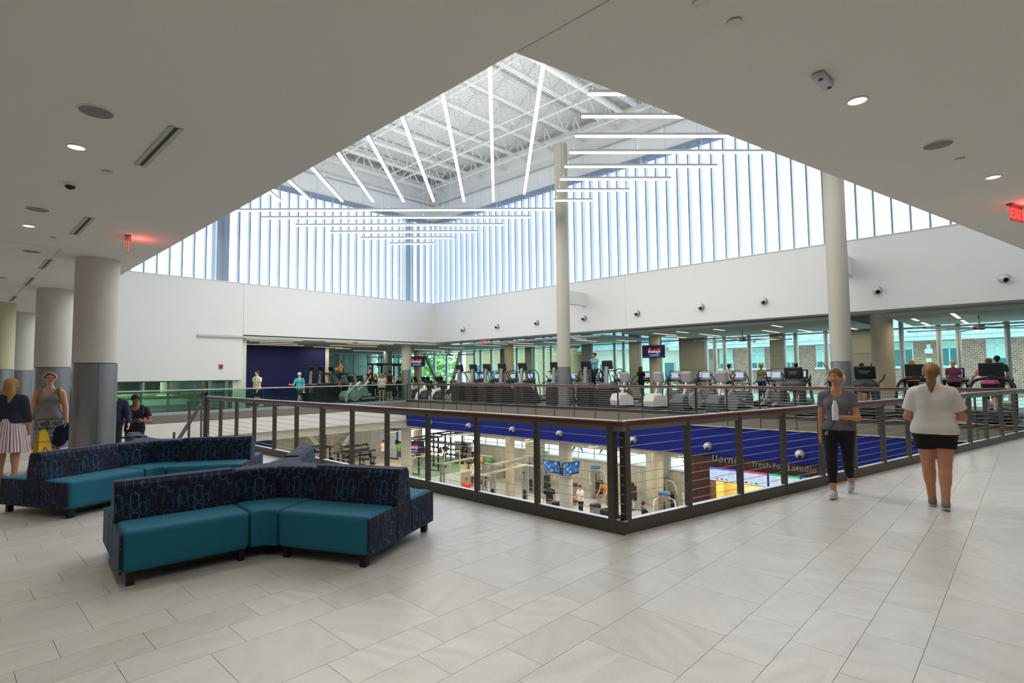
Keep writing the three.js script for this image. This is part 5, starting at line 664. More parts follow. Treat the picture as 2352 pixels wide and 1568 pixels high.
def('leg_machine', (t) => { part('housing', rb(0.55, 1.15, 0.26, 0.12, 0, 0.62, 0.6), M('#8d8a88', 0.45, 0.2), t); part('housing_top', rb(0.56, 0.28, 0.28, 0.1, 0, 1.12, 0.6), M('#26282a', 0.45), t); part('seat', rb(0.45, 0.12, 0.45, 0.04, 0, 0.5, -0.15), black, t); part('back_pad', rb(0.42, 0.72, 0.12, 0.04, 0, 0.9, -0.48, 0, 0.25), black, t); part('frame', [beam([0, 0.08, 0.6], [0, 0.08, -0.9], 0.1, 0.1), beam([0, 0.1, -0.6], [0, 0.55, -0.35], 0.08, 0.08)], M('#a7a8a6', 0.4, 0.4), t); for (const s of [-1, 1]) part('roller', bar([s * 0.08, 0.3, 0.25], [s * 0.34, 0.3, 0.25], 0.06, 12), black, t); part('lever', tube([[0.3, 0.5, -0.1], [0.36, 0.75, 0.1], [0.34, 1.0, 0.2]], 0.022, 10, 7), M('#c5c5c2', 0.35, 0.5), t); part('foot', bx(0.6, 0.05, 0.1, 0, 0.03, -0.85), rubber, t); });
def('weight_bench', (t) => { part('pad', rb(0.3, 0.08, 1.15, 0.03, 0, 0.46, 0), black, t); part('frame', [bx(0.08, 0.08, 1.2, 0, 0.38, 0), bx(0.08, 0.36, 0.08, 0, 0.2, 0.45), bx(0.08, 0.36, 0.08, 0, 0.2, -0.45)], M('#4a4c4e', 0.5), t); for (const z of [-0.45, 0.45]) part('foot', bx(0.5, 0.06, 0.08, 0, 0.03, z), M('#4a4c4e', 0.5), t); });
def('dumbbell_rack', (t) => { for (const s of [-1, 1]) part('leg', beam([s * 1.15, 0, 0.2], [s * 1.15, 1.15, -0.2], 0.07, 0.07), black, t); for (let r = 0; r < 3; r++) { part('shelf', bx(2.4, 0.03, 0.26, 0, 0.3 + r * 0.38, 0.1 - r * 0.13, 0, -0.25), M('#303234', 0.5), t); for (let k = 0; k < 9; k++) part('dumbbell', [bar([-1.05 + k * 0.26, 0.38 + r * 0.38, 0.0 - r * 0.13], [-1.05 + k * 0.26, 0.38 + r * 0.38, 0.24 - r * 0.13], 0.018, 6), put(new THREE.CylinderGeometry(0.065, 0.065, 0.07, 10), -1.05 + k * 0.26, 0.38 + r * 0.38, 0.01 - r * 0.13, 0, PI / 2), put(new THREE.CylinderGeometry(0.065, 0.065, 0.07, 10), -1.05 + k * 0.26, 0.38 + r * 0.38, 0.23 - r * 0.13, 0, PI / 2)], M('#1b1c1e', 0.6), t); } });
const ord = ['first', 'second', 'third', 'fourth', 'fifth', 'sixth', 'seventh', 'eighth', 'ninth', 'tenth', 'eleventh', 'twelfth', 'thirteenth', 'fourteenth', 'fifteenth', 'sixteenth', 'seventeenth', 'eighteenth'];
// stair climbers behind the far guardrail, facing the atrium
[-23.73, -22.58, -21.5, -20.33, -18.87, -16.75, -14.9, -13.75].forEach((z, i) => place('stair_climber', 'tall black stair climber behind the far guardrail, ' + ord[i] + ' from the corner column', 'stair climber', 20.95, 0, z, -PI / 2 + 0.12, 'stair climbers behind the far guardrail'));
[-12.55, -10.95].forEach((z, i) => place('elliptical', 'white-shelled elliptical behind the far guardrail, ' + (i ? 'beside the grey arc trainers' : 'beside the stair climbers'), 'elliptical', 20.9, 0, z, -PI / 2 - 0.35, 'white-shelled ellipticals'));
[-9.75, -8.35].forEach((z, i) => place('arc_trainer', 'grey arc trainer behind the far guardrail, ' + (i ? 'beside the hooded treadmill' : 'beside the white ellipticals'), 'arc trainer', 20.9, 0, z, -PI / 2 - 0.3, 'grey arc trainers'));
[-6.0, -3.85].forEach((z, i) => place('hooded_treadmill', 'black hooded treadmill facing the atrium ' + (i ? 'behind the woman with headphones' : 'beside the arc trainers'), 'treadmill', 21.4, 0, z, -PI / 2 - 0.15, 'hooded treadmills'));
[-2.55, -0.8].forEach((z, i) => place('arch_treadmill', 'black treadmill with an arched rail ' + (i ? 'used by the woman in the pink shirt' : 'behind the woman in the white shirt'), 'treadmill', 21.3, 0, z, -PI / 2 - 0.1, 'arched treadmills'));
// treadmills facing the windows
const TZ = [-22.0, -20.3, -18.6, -17.0, -15.4, -13.8, -12.2, -10.6, -9.1, -7.6, -6.1, -4.7, -3.4, -2.15, -0.9]; TZ.forEach((z, i) => place('treadmill', 'treadmill with a lit screen facing the windows, ' + ord[i] + ' from the far column', 'treadmill', 26.45, 0, z, PI / 2, 'treadmills facing the windows'));
[-25.6, -24.2, -22.8, -21.4].forEach((z, i) => place('treadmill', 'dark treadmill behind the stair climbers, ' + ord[i] + ' from the corner column', 'treadmill', 23.5, 0, z, PI / 2, 'treadmills behind the stair climbers'));
[-19.6, -18.2, -16.8, -15.2, -12.2, -10.7, -9.2, -7.7].forEach((z, i) => place('arc_trainer', 'arc trainer in the middle row, ' + ord[i] + ' from the stair climbers', 'arc trainer', 23.6, 0, z, PI / 2, 'arc trainers of the middle row'));
// recumbent bikes at the corner, stair mills and weight frames on the walkway side
[[20.95, -28.2], [20.95, -26.85], [20.95, -25.5]].forEach(([x, z], i) => place('recumbent_bike', 'recumbent bike with a white curved cover at the corner, ' + ord[i] + ' from the column', 'exercise bike', x, 0, z, -PI / 2 - 0.15, 'recumbent bikes at the corner'));
[[23.3, -30.9], [23.3, -29.5], [23.3, -28.1]].forEach(([x, z], i) => place('recumbent_bike', 'recumbent bike in the second row near the corner column, ' + ord[i] + ' along', 'exercise bike', x, 0, z, -PI / 2 - 0.1, 'recumbent bikes in the second row'));
[[15.2, -29.9], [16.25, -30.85], [17.4, -31.8], [18.6, -32.75]].forEach(([x, z], i) => place('stair_climber', 'dark stair mill in front of the navy wall, ' + ord[i] + ' from the walkers', 'stair climber', x, 0, z, -PI / 2 + 0.08, 'stair mills by the navy wall'));
[[16.9, -28.3], [18.2, -29.5]].forEach(([x, z], i) => place('flywheel_elliptical', 'elliptical with a big grey flywheel behind the glass rail, ' + (i ? 'near the group of people' : 'near the stair mills'), 'elliptical', x, 0, z, -PI / 2, 'flywheel ellipticals'));
place('squat_rack', 'black weight frame by the windows behind the group of people', 'weight frame', 22.4, 0, -33.6, 0, 'black weight frames'); place('squat_rack', 'second black weight frame beside the slanted brace', 'weight frame', 25.6, 0, -37.4, 0, 'black weight frames');
// lower gym
const L0 = LOW, PF = LOW + 0.9;
struct('platform', bb(21.4, 28.9, LOW, PF, -39.5, -28.4), M('#b7b09a', 0.8), 'raised platform at the end of the lower gym', 'platform');
[[22.6, -25.6, 0.1], [24.4, -23.2, 0.1], [21.6, -21.2, 0.1]].forEach(([x, z, a], i) => place('cable_crossover', 'cable crossover frame on the lower floor, ' + ord[i] + ' from the glass screen', 'cable machine', x, L0, z, a, 'cable crossover frames'));
[[27.4, -19.1, 2.4], [27.2, -14.5, 2.4], [25.9, -12.4, 2.2], [26.6, -22.4, 2.3], [23.4, -12.6, 2.1]].forEach(([x, z, a], i) => place('weight_tower', 'grey weight tower along the concrete wall, ' + ['under the strip window', 'near the wood counter wall', 'in front of the wood counter wall', 'near the crossover frames', 'by the seated man'][i], 'weight machine', x, L0, z, a, 'grey weight towers'));
[[21.0, -17.0, 2.3], [22.0, -15.2, 2.6], [20.7, -13.3, 2.4], [25.0, -19.3, 2.0], [27.4, -16.8, 2.3]].forEach(([x, z, a], i) => place('leg_machine', 'black and grey leg machine on the lower floor, ' + ['beside the round column', 'behind the man in the cream shirt', 'under the guardrail corner', 'near the concrete wall', 'below the strip window'][i], 'weight machine', x, L0, z, a, 'leg machines'));
[[20.0, -34.0, 0.1], [17.4, -36.2, 0.1], [19.2, -38.2, 0.1]].forEach(([x, z, a], i) => place('squat_rack', 'black squat rack on the lower floor, ' + ord[i] + ' from the platform', 'weight frame', x, L0, z, a, 'squat racks of the lower gym'));
[[23.2, -30.6, 0.1], [26.3, -31.6, 0.1], [26.2, -37.4, 0.1]].forEach(([x, z, a], i) => place('squat_rack', 'black rack on the raised platform, ' + ['behind the glass screen', 'under the strip window', 'near the V brace'][i], 'weight frame', x, PF, z, a, 'racks on the platform'));
[[22.6, -36.4, 1.6], [26.6, -29.2, 1.6], [26.4, -34.4, 0.1]].forEach(([x, z, a], i) => place('weight_bench', 'flat black bench on the raised platform, ' + ['near the V brace', 'under the strip window', 'in the middle'][i], 'weight bench', x, PF, z, a, 'benches on the platform'));
[[23.0, -38.9, 0], [28.3, -35.6, -1.57], [28.3, -33.0, -1.57]].forEach(([x, z, a], i) => place('dumbbell_rack', 'dumbbell rack on the raised platform, ' + ['behind the television', 'against the concrete wall', 'by the yellow ball'][i], 'dumbbell rack', x, PF, z, a, 'dumbbell racks'));
for (const [x, z, c, n] of [[28.4, -30.2, '#e3cf2a', 'yellow'], [28.4, -29.4, '#4fae6a', 'green'], [28.4, -31.0, '#c43a2e', 'red']]) solo('medicine_ball', sph(0.3, x, PF + 0.3, z, 1, 1, 1, 18), M(c, 0.5), n + ' exercise ball on the platform by the concrete wall', 'ball');
{ const t = thing('glass_screen', 'glass screen with steel posts beside the crossover frames', 'screen', [20.3, LOW, -27.9], 0); for (let k = 0; k < 4; k++) { part('post', bx(0.06, 2.5, 0.06, k * 1.3, 1.25, 0), M('#c6c4b4', 0.4, 0.4), t); if (k < 3) part('pane', bx(1.22, 1.3, 0.012, k * 1.3 + 0.65, 1.75, 0), glassGreen, t); } part('top_rail', bx(4, 0.06, 0.06, 1.95, 2.5, 0), M('#d8d6c4', 0.4, 0.4), t); part('dwarf_wall', bx(4, 1.05, 0.14, 1.95, 0.53, 0), M('#c9ced0', 0.7), t); }
// ---------- the people in the picture ----------
const toWorld = (t, p) => { t.updateMatrixWorld(true); return V(...p).applyMatrix4(t.matrixWorld); };
const skinA = '#dba88c', skinB = '#c98f6e', skinC = '#8d5f45', skinD = '#e3b79c';
{ // woman with headphones
  const t = person('woman in a grey t-shirt and black leggings walking with a white bottle', [8.0, 0, -1.84], R(-86), { near: 1, fem: 1, h: 1.63, skin: skinB, top: '#6d6c76', hem: -0.005, sleeve: 0.5, neck: 0.042, loose: 0.008, bottom: '#0c0f16', blen: 1.72, bloose: 0.006, bottomName: 'leggings', waist: 0.06, shoe: '#b9c0cc', sole: '#e2ddd8', hair: '#7a5433', style: 'bun', brow: '#5a3d28', headYaw: -0.2, legs: [[-0.2, 0.42, -0.03], [0.27, 0.06, -0.05]], foot: [0.42, -0.12], arms: [[0.1, 0.22, 1.55, 0.75], [-0.05, 0.1, 0.12, 0]], palm: [[-0.2, 0.9, 0.5], [1, 0, 0]], curl: [0.75, 0.5] });
  const { hd, arm, H } = t.at;
  const h = thing('headphones', 'cream over-ear headphones on the woman in grey', 'headphones', t.position.toArray(), t.rotation.y), cream = M('#d8ccb6', 0.6), pts = []; for (let k = 0; k <= 8; k++) { const a = PI * k / 8; pts.push(hd(cos(a) * 0.053 * H, 0.058 * H + sin(a) * 0.066 * H, -0.008 * H)); }
  part('headband', tube(pts, 0.009, 24, 8), cream, h); for (const s of [-1, 1]) { const g = new THREE.SphereGeometry(0.04, 18, 12); g.scale(0.5, 1.05, 0.95); g.translate(...hd(s * 0.057 * H, 0.046 * H, -0.004 * H)); part('ear_cup', clean(g), cream, h); }
  const w = toWorld(t, add(arm[0].wr, arm[0].d, 0.085)), b = thing('water_bottle', 'white metal water bottle with a steel cap in her hand', 'bottle', [w.x - 0.02, w.y - 0.04, w.z], 0.3); part('body', lathe([[0, 0], [0.034, 0.0], [0.036, 0.01], [0.036, 0.15], [0.03, 0.185], [0.018, 0.225], [0.016, 0.245], [0, 0.245]], 24), M('#e9eaee', 0.3), b); part('cap', lathe([[0, 0.245], [0.0175, 0.245], [0.0175, 0.28], [0.015, 0.285], [0, 0.285]], 20), M('#9a948c', 0.3, 0.8), b);
  const k = thing('lanyard', 'dark lanyard with keys hanging from her hand', 'lanyard', [w.x, w.y - 0.03, w.z]); part('strap', tube([[0, 0, 0], [-0.01, -0.07, -0.03], [-0.01, -0.15, -0.09]], 0.006, 12, 6), M('#2c2c34', 0.8), k); part('key', [bx(0.03, 0.05, 0.006, -0.01, -0.17, -0.1), bx(0.02, 0.04, 0.006, -0.012, -0.18, -0.12, 0.5)], M('#d8d6a8', 0.4, 0.5), k);
}
{ // woman seen from behind
  const t = person('woman in a white t-shirt and black shorts walking away with a ponytail', [8.05, 0, -0.86], R(98), { near: 1, fem: 1, h: 1.665, fat: 1.15, skin: skinB, top: '#ded8d2', hem: -0.02, sleeve: 0.72, neck: 0.045, loose: 0.022, bottom: '#0b0b0d', blen: 0.5, bloose: 0.018, shoe: '#8b7f73', sole: '#cdc4ba', hair: '#8a6538', style: 'pony', legs: [[0.12, 0.06, -0.05], [-0.12, 0.1, -0.04]], foot: [0, 0.12], arms: [[0.1, 0.28, 1.3, 0.45], [0.1, 0.34, 1.35, 0.5]], headYaw: -0.1 });
  const w = toWorld(t, add(t.at.arm[1].wr, t.at.arm[1].d, 0.07)), b = thing('drink_can', 'silver can in the hand of the woman in white', 'can', w.toArray()); part('body', lathe([[0, -0.06], [0.026, -0.06], [0.032, -0.05], [0.032, 0.05], [0.026, 0.062], [0, 0.062]], 18), M('#9aa0a8', 0.25, 0.7), b); part('lid', cy(0.026, 0.026, 0.004, 0, 0.062, 0, 16), chrome, b);
  const w2 = toWorld(t, add(t.at.arm[0].wr, t.at.arm[0].d, 0.09)); solo('phone', bx(0.075, 0.15, 0.01, ...w2.toArray(), 0.4, 0.5), blackGloss, 'black phone in the hand of the woman in white', 'phone');
  for (const s of [-1, 1]) part('side_stripe', tube([t.at.T(s * 0.118 * 1.15, 0.05, 0), t.at.T(s * 0.142, -0.04, 0), t.at.T(s * 0.15, -0.15, 0.0)], 0.006, 10, 6), M('#d8d0c6', 0.8), t);
}
{ // two women chatting behind the bench
  const stripe = canvas(256, 16, (c, W, H) => { const cs = ['#d8d2d6', '#b76a78', '#e6e2e4', '#7a7f9a', '#c9a8b0', '#efeaea', '#8f5563', '#d0d3dc']; for (let k = 0; k < 32; k++) { c.fillStyle = cs[k % 8]; c.fillRect(k * 8, 0, 8, H); } }, [1, 1]);
  const t = person('woman with long blonde hair in a navy cardigan and striped skirt', [0.84, 0, -11.85], R(150), { fem: 1, h: 1.6, cell: 0.015, skin: skinB, top: '#1d2638', topName: 'cardigan', hem: 0.03, sleeve: 1.92, loose: 0.02, hair: '#a9824a', style: 'long', shoe: '#8f8478', headYaw: -0.5, fat: 1.08, arms: [[0.05, 0.12, 0.2, 0.1], [0.1, 0.14, 0.35, 0.2]] });
  const g = lathe([[0.15, t.at.py + 0.12], [0.19, t.at.py + 0.02], [0.235, t.at.py - 0.2], [0.275, t.at.py - 0.4], [0.27, t.at.py - 0.405], [0.2, t.at.py - 0.15]], 40); { const uv = g.attributes.uv; for (let i = 0; i < uv.count; i++) uv.setXY(i, uv.getX(i) * 3, uv.getY(i)); const p = g.attributes.position; for (let i = 0; i < p.count; i++) { const a = Math.atan2(p.getZ(i), p.getX(i)), q = 1 + 0.05 * sin(a * 11) * (t.at.py + 0.12 - p.getY(i)) * 2; p.setX(i, p.getX(i) * q); p.setZ(i, p.getZ(i) * q * 0.85); } g.computeVertexNormals(); }
  part('skirt', g, new THREE.MeshStandardMaterial({ map: stripe, roughness: 0.85, side: THREE.DoubleSide }), t);
  const lt = noiseTex(64, (x, y) => { const n = vnoise(x / 5, y / 5, 13) * 0.6 + hash(x, y) * 0.4, c = n > 0.52 ? 205 : 70; return [c, c, c + 6]; }, 6);
  const s = person('woman in glasses, white headband, grey tank top and patterned leggings', [1.4, 0, -12.62], R(-12), { fem: 1, h: 1.7, cell: 0.013, face: 1, fat: 1.08, skin: skinD, top: '#96989a', topName: 'tank_top', hem: -0.01, sleeve: 0, neck: 0.055, loose: 0.014, bottom: '#888888', blen: 1.9, bottomName: 'leggings', waist: 0.05, bloose: 0.006, hair: '#7c5138', style: 'bun', shoe: '#777777', arms: [[0.03, 0.2, 0.15, 0], [0.08, 0.2, 0.3, 0]], bottomMat: new THREE.MeshStandardMaterial({ map: lt, roughness: 0.85 }) });
  s.children.filter((o) => o.name === 'leggings').forEach((o) => wuv(o.geometry, 1));
  const { hd, T, H } = s.at; const gl = thing('eyeglasses', 'dark red eyeglasses on the woman with the headband', 'glasses', s.position.toArray(), s.rotation.y), rim = M('#6d2a34', 0.4); for (const e of [-1, 1]) { const q = new THREE.TorusGeometry(0.026, 0.003, 6, 20); q.translate(...hd(e * 0.0185 * H, 0.049 * H, 0.055 * H)); part('rim', clean(q), rim, gl); part('temple', bar(hd(e * 0.034 * H, 0.052 * H, 0.054 * H), hd(e * 0.05 * H, 0.052 * H, 0), 0.002, 5), rim, gl); } part('bridge', bar(hd(-0.004 * H, 0.052 * H, 0.056 * H), hd(0.004 * H, 0.052 * H, 0.056 * H), 0.003, 5), rim, gl);
  const hb = []; for (let k = 0; k <= 10; k++) { const a = PI * k / 10; hb.push(hd(cos(a) * 0.056 * H, 0.052 * H + sin(a) * 0.062 * H, 0.018 * H)); } const hbd = thing('headband', 'white headband on the woman in glasses', 'headband', s.position.toArray(), s.rotation.y); part('band', tube(hb, 0.011, 24, 8), M('#efe6dc', 0.8), hbd);
  const bp = thing('backpack', 'mustard-strapped backpack on the woman in glasses', 'backpack', s.position.toArray(), s.rotation.y), must = M('#b1803a', 0.8); part('pack', rb(0.32, 0.42, 0.16, 0.06, ...T(0, 0.19 * H, -0.2)), must, bp); for (const e of [-1, 1]) part('strap', tube([T(e * 0.12, 0.25 * H, -0.13), T(e * 0.135, 0.31 * H, -0.02), T(e * 0.14, 0.27 * H, 0.08), T(e * 0.16, 0.17 * H, 0.09)], 0.022, 14, 8), must, bp);
  const w = s.at.arm[0].wr, jk = thing('jacket', 'navy jacket carried in the hand of the woman in glasses', 'jacket', s.position.toArray(), s.rotation.y); part('cloth', field([cap(add(w, [0.0, -0.06, 0]), add(w, [-0.08, -0.32, 0.03]), 0.05, 0.09, 0.05), cap(add(w, [0.02, -0.06, 0]), add(w, [0.12, -0.4, 0]), 0.045, 0.06, 0.05), cap(add(w, [-0.1, -0.1, 0.02]), add(w, [-0.12, -0.3, 0.02]), 0.06, 0.07, 0.05)], 0.018), M('#16213f', 0.85), jk);
  const p = person('man in a black t-shirt climbing the stair looking at his phone', [3.2, -0.5, -15.05], R(-10), { h: 1.74, cell: 0.016, face: 1, skin: skinC, top: '#131419', hem: -0.03, sleeve: 0.6, loose: 0.018, bottom: '#20262a', blen: 1.9, bloose: 0.014, bottomName: 'trousers', shoe: '#222222', hair: '#15110f', headPitch: 0.5, arms: [[0.35, 0.28, 1.35, 0.75], [0.35, 0.28, 1.35, 0.75]], legs: [[0.3, 0.5, 0.03], [-0.05, 0.05, 0.03]], hips: 0.9 });
  const pw = toWorld(p, lerp3(p.at.arm[0].wr, p.at.arm[1].wr, 0.5)); solo('phone', bx(0.14, 0.012, 0.075, pw.x, pw.y + 0.03, pw.z + 0.1, 0, 0.5), blackGloss, 'phone held by the man in black on the stair', 'phone'); for (const e of [-1, 1]) part('backpack_strap', tube([p.at.T(e * 0.14, 0.3 * 1.74, -0.06), p.at.T(e * 0.15, 0.315 * 1.74, 0.03), p.at.T(e * 0.14, 0.2 * 1.74, 0.12)], 0.018, 10, 6), M('#22365c', 0.8), p);
  person('person in navy half hidden by the steel-clad column on the stair', [2.72, -0.34, -14.75], R(-10), { h: 1.75, cell: 0.02, skin: skinA, top: '#1b2440', sleeve: 1.9, loose: 0.02, bottom: '#22262c', blen: 1.9, bottomName: 'trousers', shoe: '#333333', arms: [[0.2, 0.25, 0.6, 0.1], [0.1, 0.15, 0.3, 0]] });
}
const WALK = [[0.3, 0.1, -0.03], [-0.25, 0.4, -0.03]], STEP = [[0.6, 0.75, 0.02], [0.0, 0.1, 0.02]];
// walkers on the far walkway
person('man in a mustard t-shirt and black shorts walking behind the glass rail', [8.75, 0, -28.3], R(-95), { h: 1.74, skin: skinB, top: '#8d7a2c', hem: -0.04, loose: 0.024, bottom: '#15171c', blen: 0.85, bloose: 0.022, hair: '#1d1712', legs: WALK, shoe: '#333333' });
person('man in a cream t-shirt with a green towel round his neck on the walkway', [11.15, 0, -28.3], R(-70), { h: 1.88, skin: skinD, top: '#d5cfc4', hem: -0.03, loose: 0.024, bottom: '#14161b', blen: 0.9, bloose: 0.024, hair: '#3a2a1e', legs: WALK, headYaw: -0.1, arms: [[0.3, 0.2, 0.2, 0], [-0.3, 0.2, 0.4, 0]] });
{ const tw = thing('towel', 'pale green towel round the neck of the man in cream', 'towel', [11.15, 0, -28.3], R(-70)); part('cloth', tube([[-0.1, 1.36, 0.13], [-0.09, 1.52, 0.1], [-0.02, 1.6, -0.06], [0.09, 1.52, 0.1], [0.11, 1.2, 0.15]], 0.045, 20, 8), M('#a9d8b4', 0.9), tw); }
{ const p = person('man in a bright blue t-shirt and white cap walking behind the glass rail', [13.3, 0, -28.2], R(-60), { h: 1.78, skin: skinD, top: '#3fb6cf', hem: -0.03, loose: 0.02, bottom: '#2b2d33', blen: 0.85, bloose: 0.02, hair: '#cfdfee', style: 'cap', arms: [[-0.1, 0.15, 0.2, 0], [0.4, 0.2, 1.3, 0]], legs: WALK }); const w = toWorld(p, add(p.at.arm[0].wr, p.at.arm[0].d, 0.1)); solo('paper', bx(0.16, 0.012, 0.1, w.x, w.y, w.z, 0.4, 0.4), M('#dfe6ec', 0.7), 'folded white paper in the hand of the man in bright blue', 'paper'); }
// far gym
const gp = (label, x, y, z, turn, o) => person(label, [x, y, z], turn, { cell: 0.024, ...o });
gp('woman in a light blue t-shirt on a stair climber', 21.3, 0.84, -14.9, -PI / 2 + 0.1, { fem: 1, h: 1.68, skin: skinB, top: '#5cb4cc', bottom: '#1c2a2c', blen: 1.9, bottomName: 'leggings', hair: '#2c2018', style: 'bun', headYaw: -0.4, arms: [[0.35, 0.15, 0.9, 0], [0.45, 0.15, 1.0, 0]], legs: STEP });
const win = [['woman with long brown hair in black on a window treadmill', -15.4, 1.7, '#15161a', '#6a4a2c', 'long', skinA], ['man in a cream tank on a window treadmill', -10.6, 1.74, '#d8d2c8', '#2a211b', 'short', skinB], ['woman in a grey tank with a blonde bun on a window treadmill', -9.1, 1.72, '#8f8d80', '#b28a3e', 'bun', skinB], ['man in dark grey on a window treadmill', -7.6, 1.72, '#26282d', '#191512', 'short', skinC], ['woman in a coral tank raising her arms on a window treadmill', -6.1, 1.68, '#d8717a', '#1d1715', 'bun', skinB], ['woman in a striped top on the treadmill behind the beige column', -4.7, 1.68, '#8fa4b8', '#4a3424', 'bun', skinA], ['person in a dark cap by the windows behind the beige column', -5.4, 1.9, '#3a4048', '#1b2732', 'short', skinB], ['woman in a yellow top with blonde hair on a window treadmill', -3.4, 1.76, '#cf9a34', '#c79a48', 'long', skinA], ['woman in a plum t-shirt with a blonde ponytail on a window treadmill', -2.15, 1.7, '#7a3f63', '#c08f48', 'pony', skinA], ['man in dark green on a window treadmill', -0.9, 1.85, '#1f4a3a', '#2c211a', 'short', skinB]];
win.forEach(([l, z, h, top, hair, style, sk], i) => gp(l, /cap/.test(l) ? 27.9 : 26.35, /cap/.test(l) ? 0 : 0.21, z, PI / 2, { fem: /woman/.test(l), h, skin: sk, top, sleeve: /tank|striped|yellow/.test(l) ? 0 : 0.6, loose: 0.014, bottom: ['#1a1c22', '#23262c', '#26407a', '#202226'][i % 4], blen: /woman/.test(l) ? 1.85 : 0.9, bottomName: /woman/.test(l) ? 'leggings' : 'shorts', hair, style, legs: i % 2 ? WALK : STEP.map((q) => q), arms: /raising/.test(l) ? [[2.3, 0.5, 1.6, 0.6], [2.3, 0.5, 1.6, 0.6]] : [[0.4, 0.15, 1.2, 0.1], [0.2, 0.15, 1.1, 0.1]], hips: 0.9 * h / 1.72 }));
gp('woman in a pink t-shirt holding the arched treadmill rails', 22.0, 0.25, -0.95, PI / 2 + 0.1, { fem: 1, fat: 1.12, h: 1.68, skin: skinA, top: '#d7699c', sleeve: 0.6, loose: 0.022, bottom: '#1d1f26', blen: 1.3, bottomName: 'leggings', hair: '#7a5636', style: 'bun', arms: [[0.35, 0.75, 0.3, 0], [0.35, 0.75, 0.3, 0]], legs: WALK });
gp('man in an orange shirt bending over a machine behind the stair climbers', 22.4, 0, -17.5, -1.2, { h: 1.72, skin: skinA, top: '#c9772f', lean: 0.5, bottom: '#3a2f26', blen: 1.8, hair: '#4a3322', arms: [[0.8, 0.2, 0.5, 0], [0.8, 0.2, 0.5, 0]] });
// group by the corner
gp('long-haired woman in a grey t-shirt and black shorts behind the glass rail', 17.98, 0, -27.6, 2.6, { fem: 1, h: 1.68, skin: skinA, top: '#b6b6b2', hem: -0.04, loose: 0.024, bottom: '#14151a', blen: 0.4, bloose: 0.02, hair: '#7d5a36', style: 'long', legs: [[0.06, 0.04, 0.0], [-0.04, 0.04, 0.0]] });
gp('tall man in a black tank top beside the group at the corner', 19.75, 0, -29.4, 2.2, { h: 1.86, skin: skinB, top: '#16181d', sleeve: 0, bottom: '#2a2d33', blen: 0.95, bloose: 0.02, hair: '#181412' });
gp('person in a yellow t-shirt in the group at the corner', 20.2, 0, -30.6, -0.6, { h: 1.68, skin: skinB, top: '#dcaa2a', bottom: '#1c1e24', blen: 0.95, hair: '#2a1f18', arms: [[0.5, 0.2, 1.2, 0.3], [0.5, 0.2, 1.0, 0.3]] });
gp('woman with dark hair in black in the group at the corner', 19.4, 0, -30.5, -0.5, { fem: 1, h: 1.66, skin: skinA, top: '#16171b', bottom: '#1a1b20', blen: 1.9, bottomName: 'leggings', hair: '#241a15', style: 'long', arms: [[0.4, 0.15, 1.2, 0.5], [0.4, 0.15, 1.2, 0.5]] });
gp('woman in a black v-neck on the flywheel elliptical', 18.35, 0.36, -29.5, -PI / 2, { fem: 1, h: 1.7, skin: skinA, top: '#1b1d22', neck: 0.06, bottom: '#15161a', blen: 1.9, bottomName: 'leggings', hair: '#2e211a', style: 'bun', arms: [[0.5, 0.35, 0.4, 0], [0.5, 0.2, 0.8, 0]] });
gp('man in a mustard shirt on a stair mill by the navy wall', 17.7, 0.8, -31.8, -PI / 2, { h: 1.7, skin: skinA, top: '#c08a3c', bottom: '#26282e', blen: 0.9, hair: '#3c2c20', arms: [[0.6, 0.3, 1.3, 0.5], [0.6, 0.3, 1.3, 0.5]], legs: STEP });
gp('man in black with auburn hair seated at the corner machines', 21.15, 0, -31.0, -0.5, { h: 1.7, skin: skinA, top: '#17181c', bottom: '#1b1c20', blen: 1.7, hair: '#8d4a26', legs: [[1.4, 1.4, 0.1], [1.4, 1.4, 0.1]], hips: 0.55 });
gp('woman with dark curls seated beside the corner column', 22.1, 0, -31.7, -0.6, { fem: 1, h: 1.72, skin: skinA, top: '#1a1b20', bottom: '#24262b', blen: 1.7, bottomName: 'leggings', hair: '#4a2f1e', style: 'bun', legs: [[1.4, 1.4, 0.1], [1.4, 1.4, 0.1]], hips: 0.72 });
gp('woman in a cream top with auburn hair on a recumbent bike', 23.9, 0, -30.95, -1.6, { fem: 1, h: 1.68, skin: skinA, top: '#d8cab8', bottom: '#1c1d22', blen: 1.8, bottomName: 'leggings', hair: '#b4672e', style: 'long', legs: [[1.3, 0.9, 0.08], [1.2, 0.6, 0.08]], hips: 0.6 });
gp('man in black bending over a recumbent bike', 23.9, 0, -29.55, -1.6, { h: 1.74, skin: skinB, top: '#191a1f', bottom: '#1d1f26', blen: 1.0, hair: '#1c1613', lean: 0.35, legs: [[1.3, 0.9, 0.08], [1.2, 0.6, 0.08]], hips: 0.6 });
gp('person in a navy hood on a recumbent bike', 23.9, 0, -28.15, -1.6, { h: 1.76, skin: skinB, top: '#1b2c4c', sleeve: 1.9, bottom: '#20242c', blen: 1.8, hair: '#182a48', legs: [[1.3, 0.9, 0.08], [1.2, 0.6, 0.08]], hips: 0.62 });
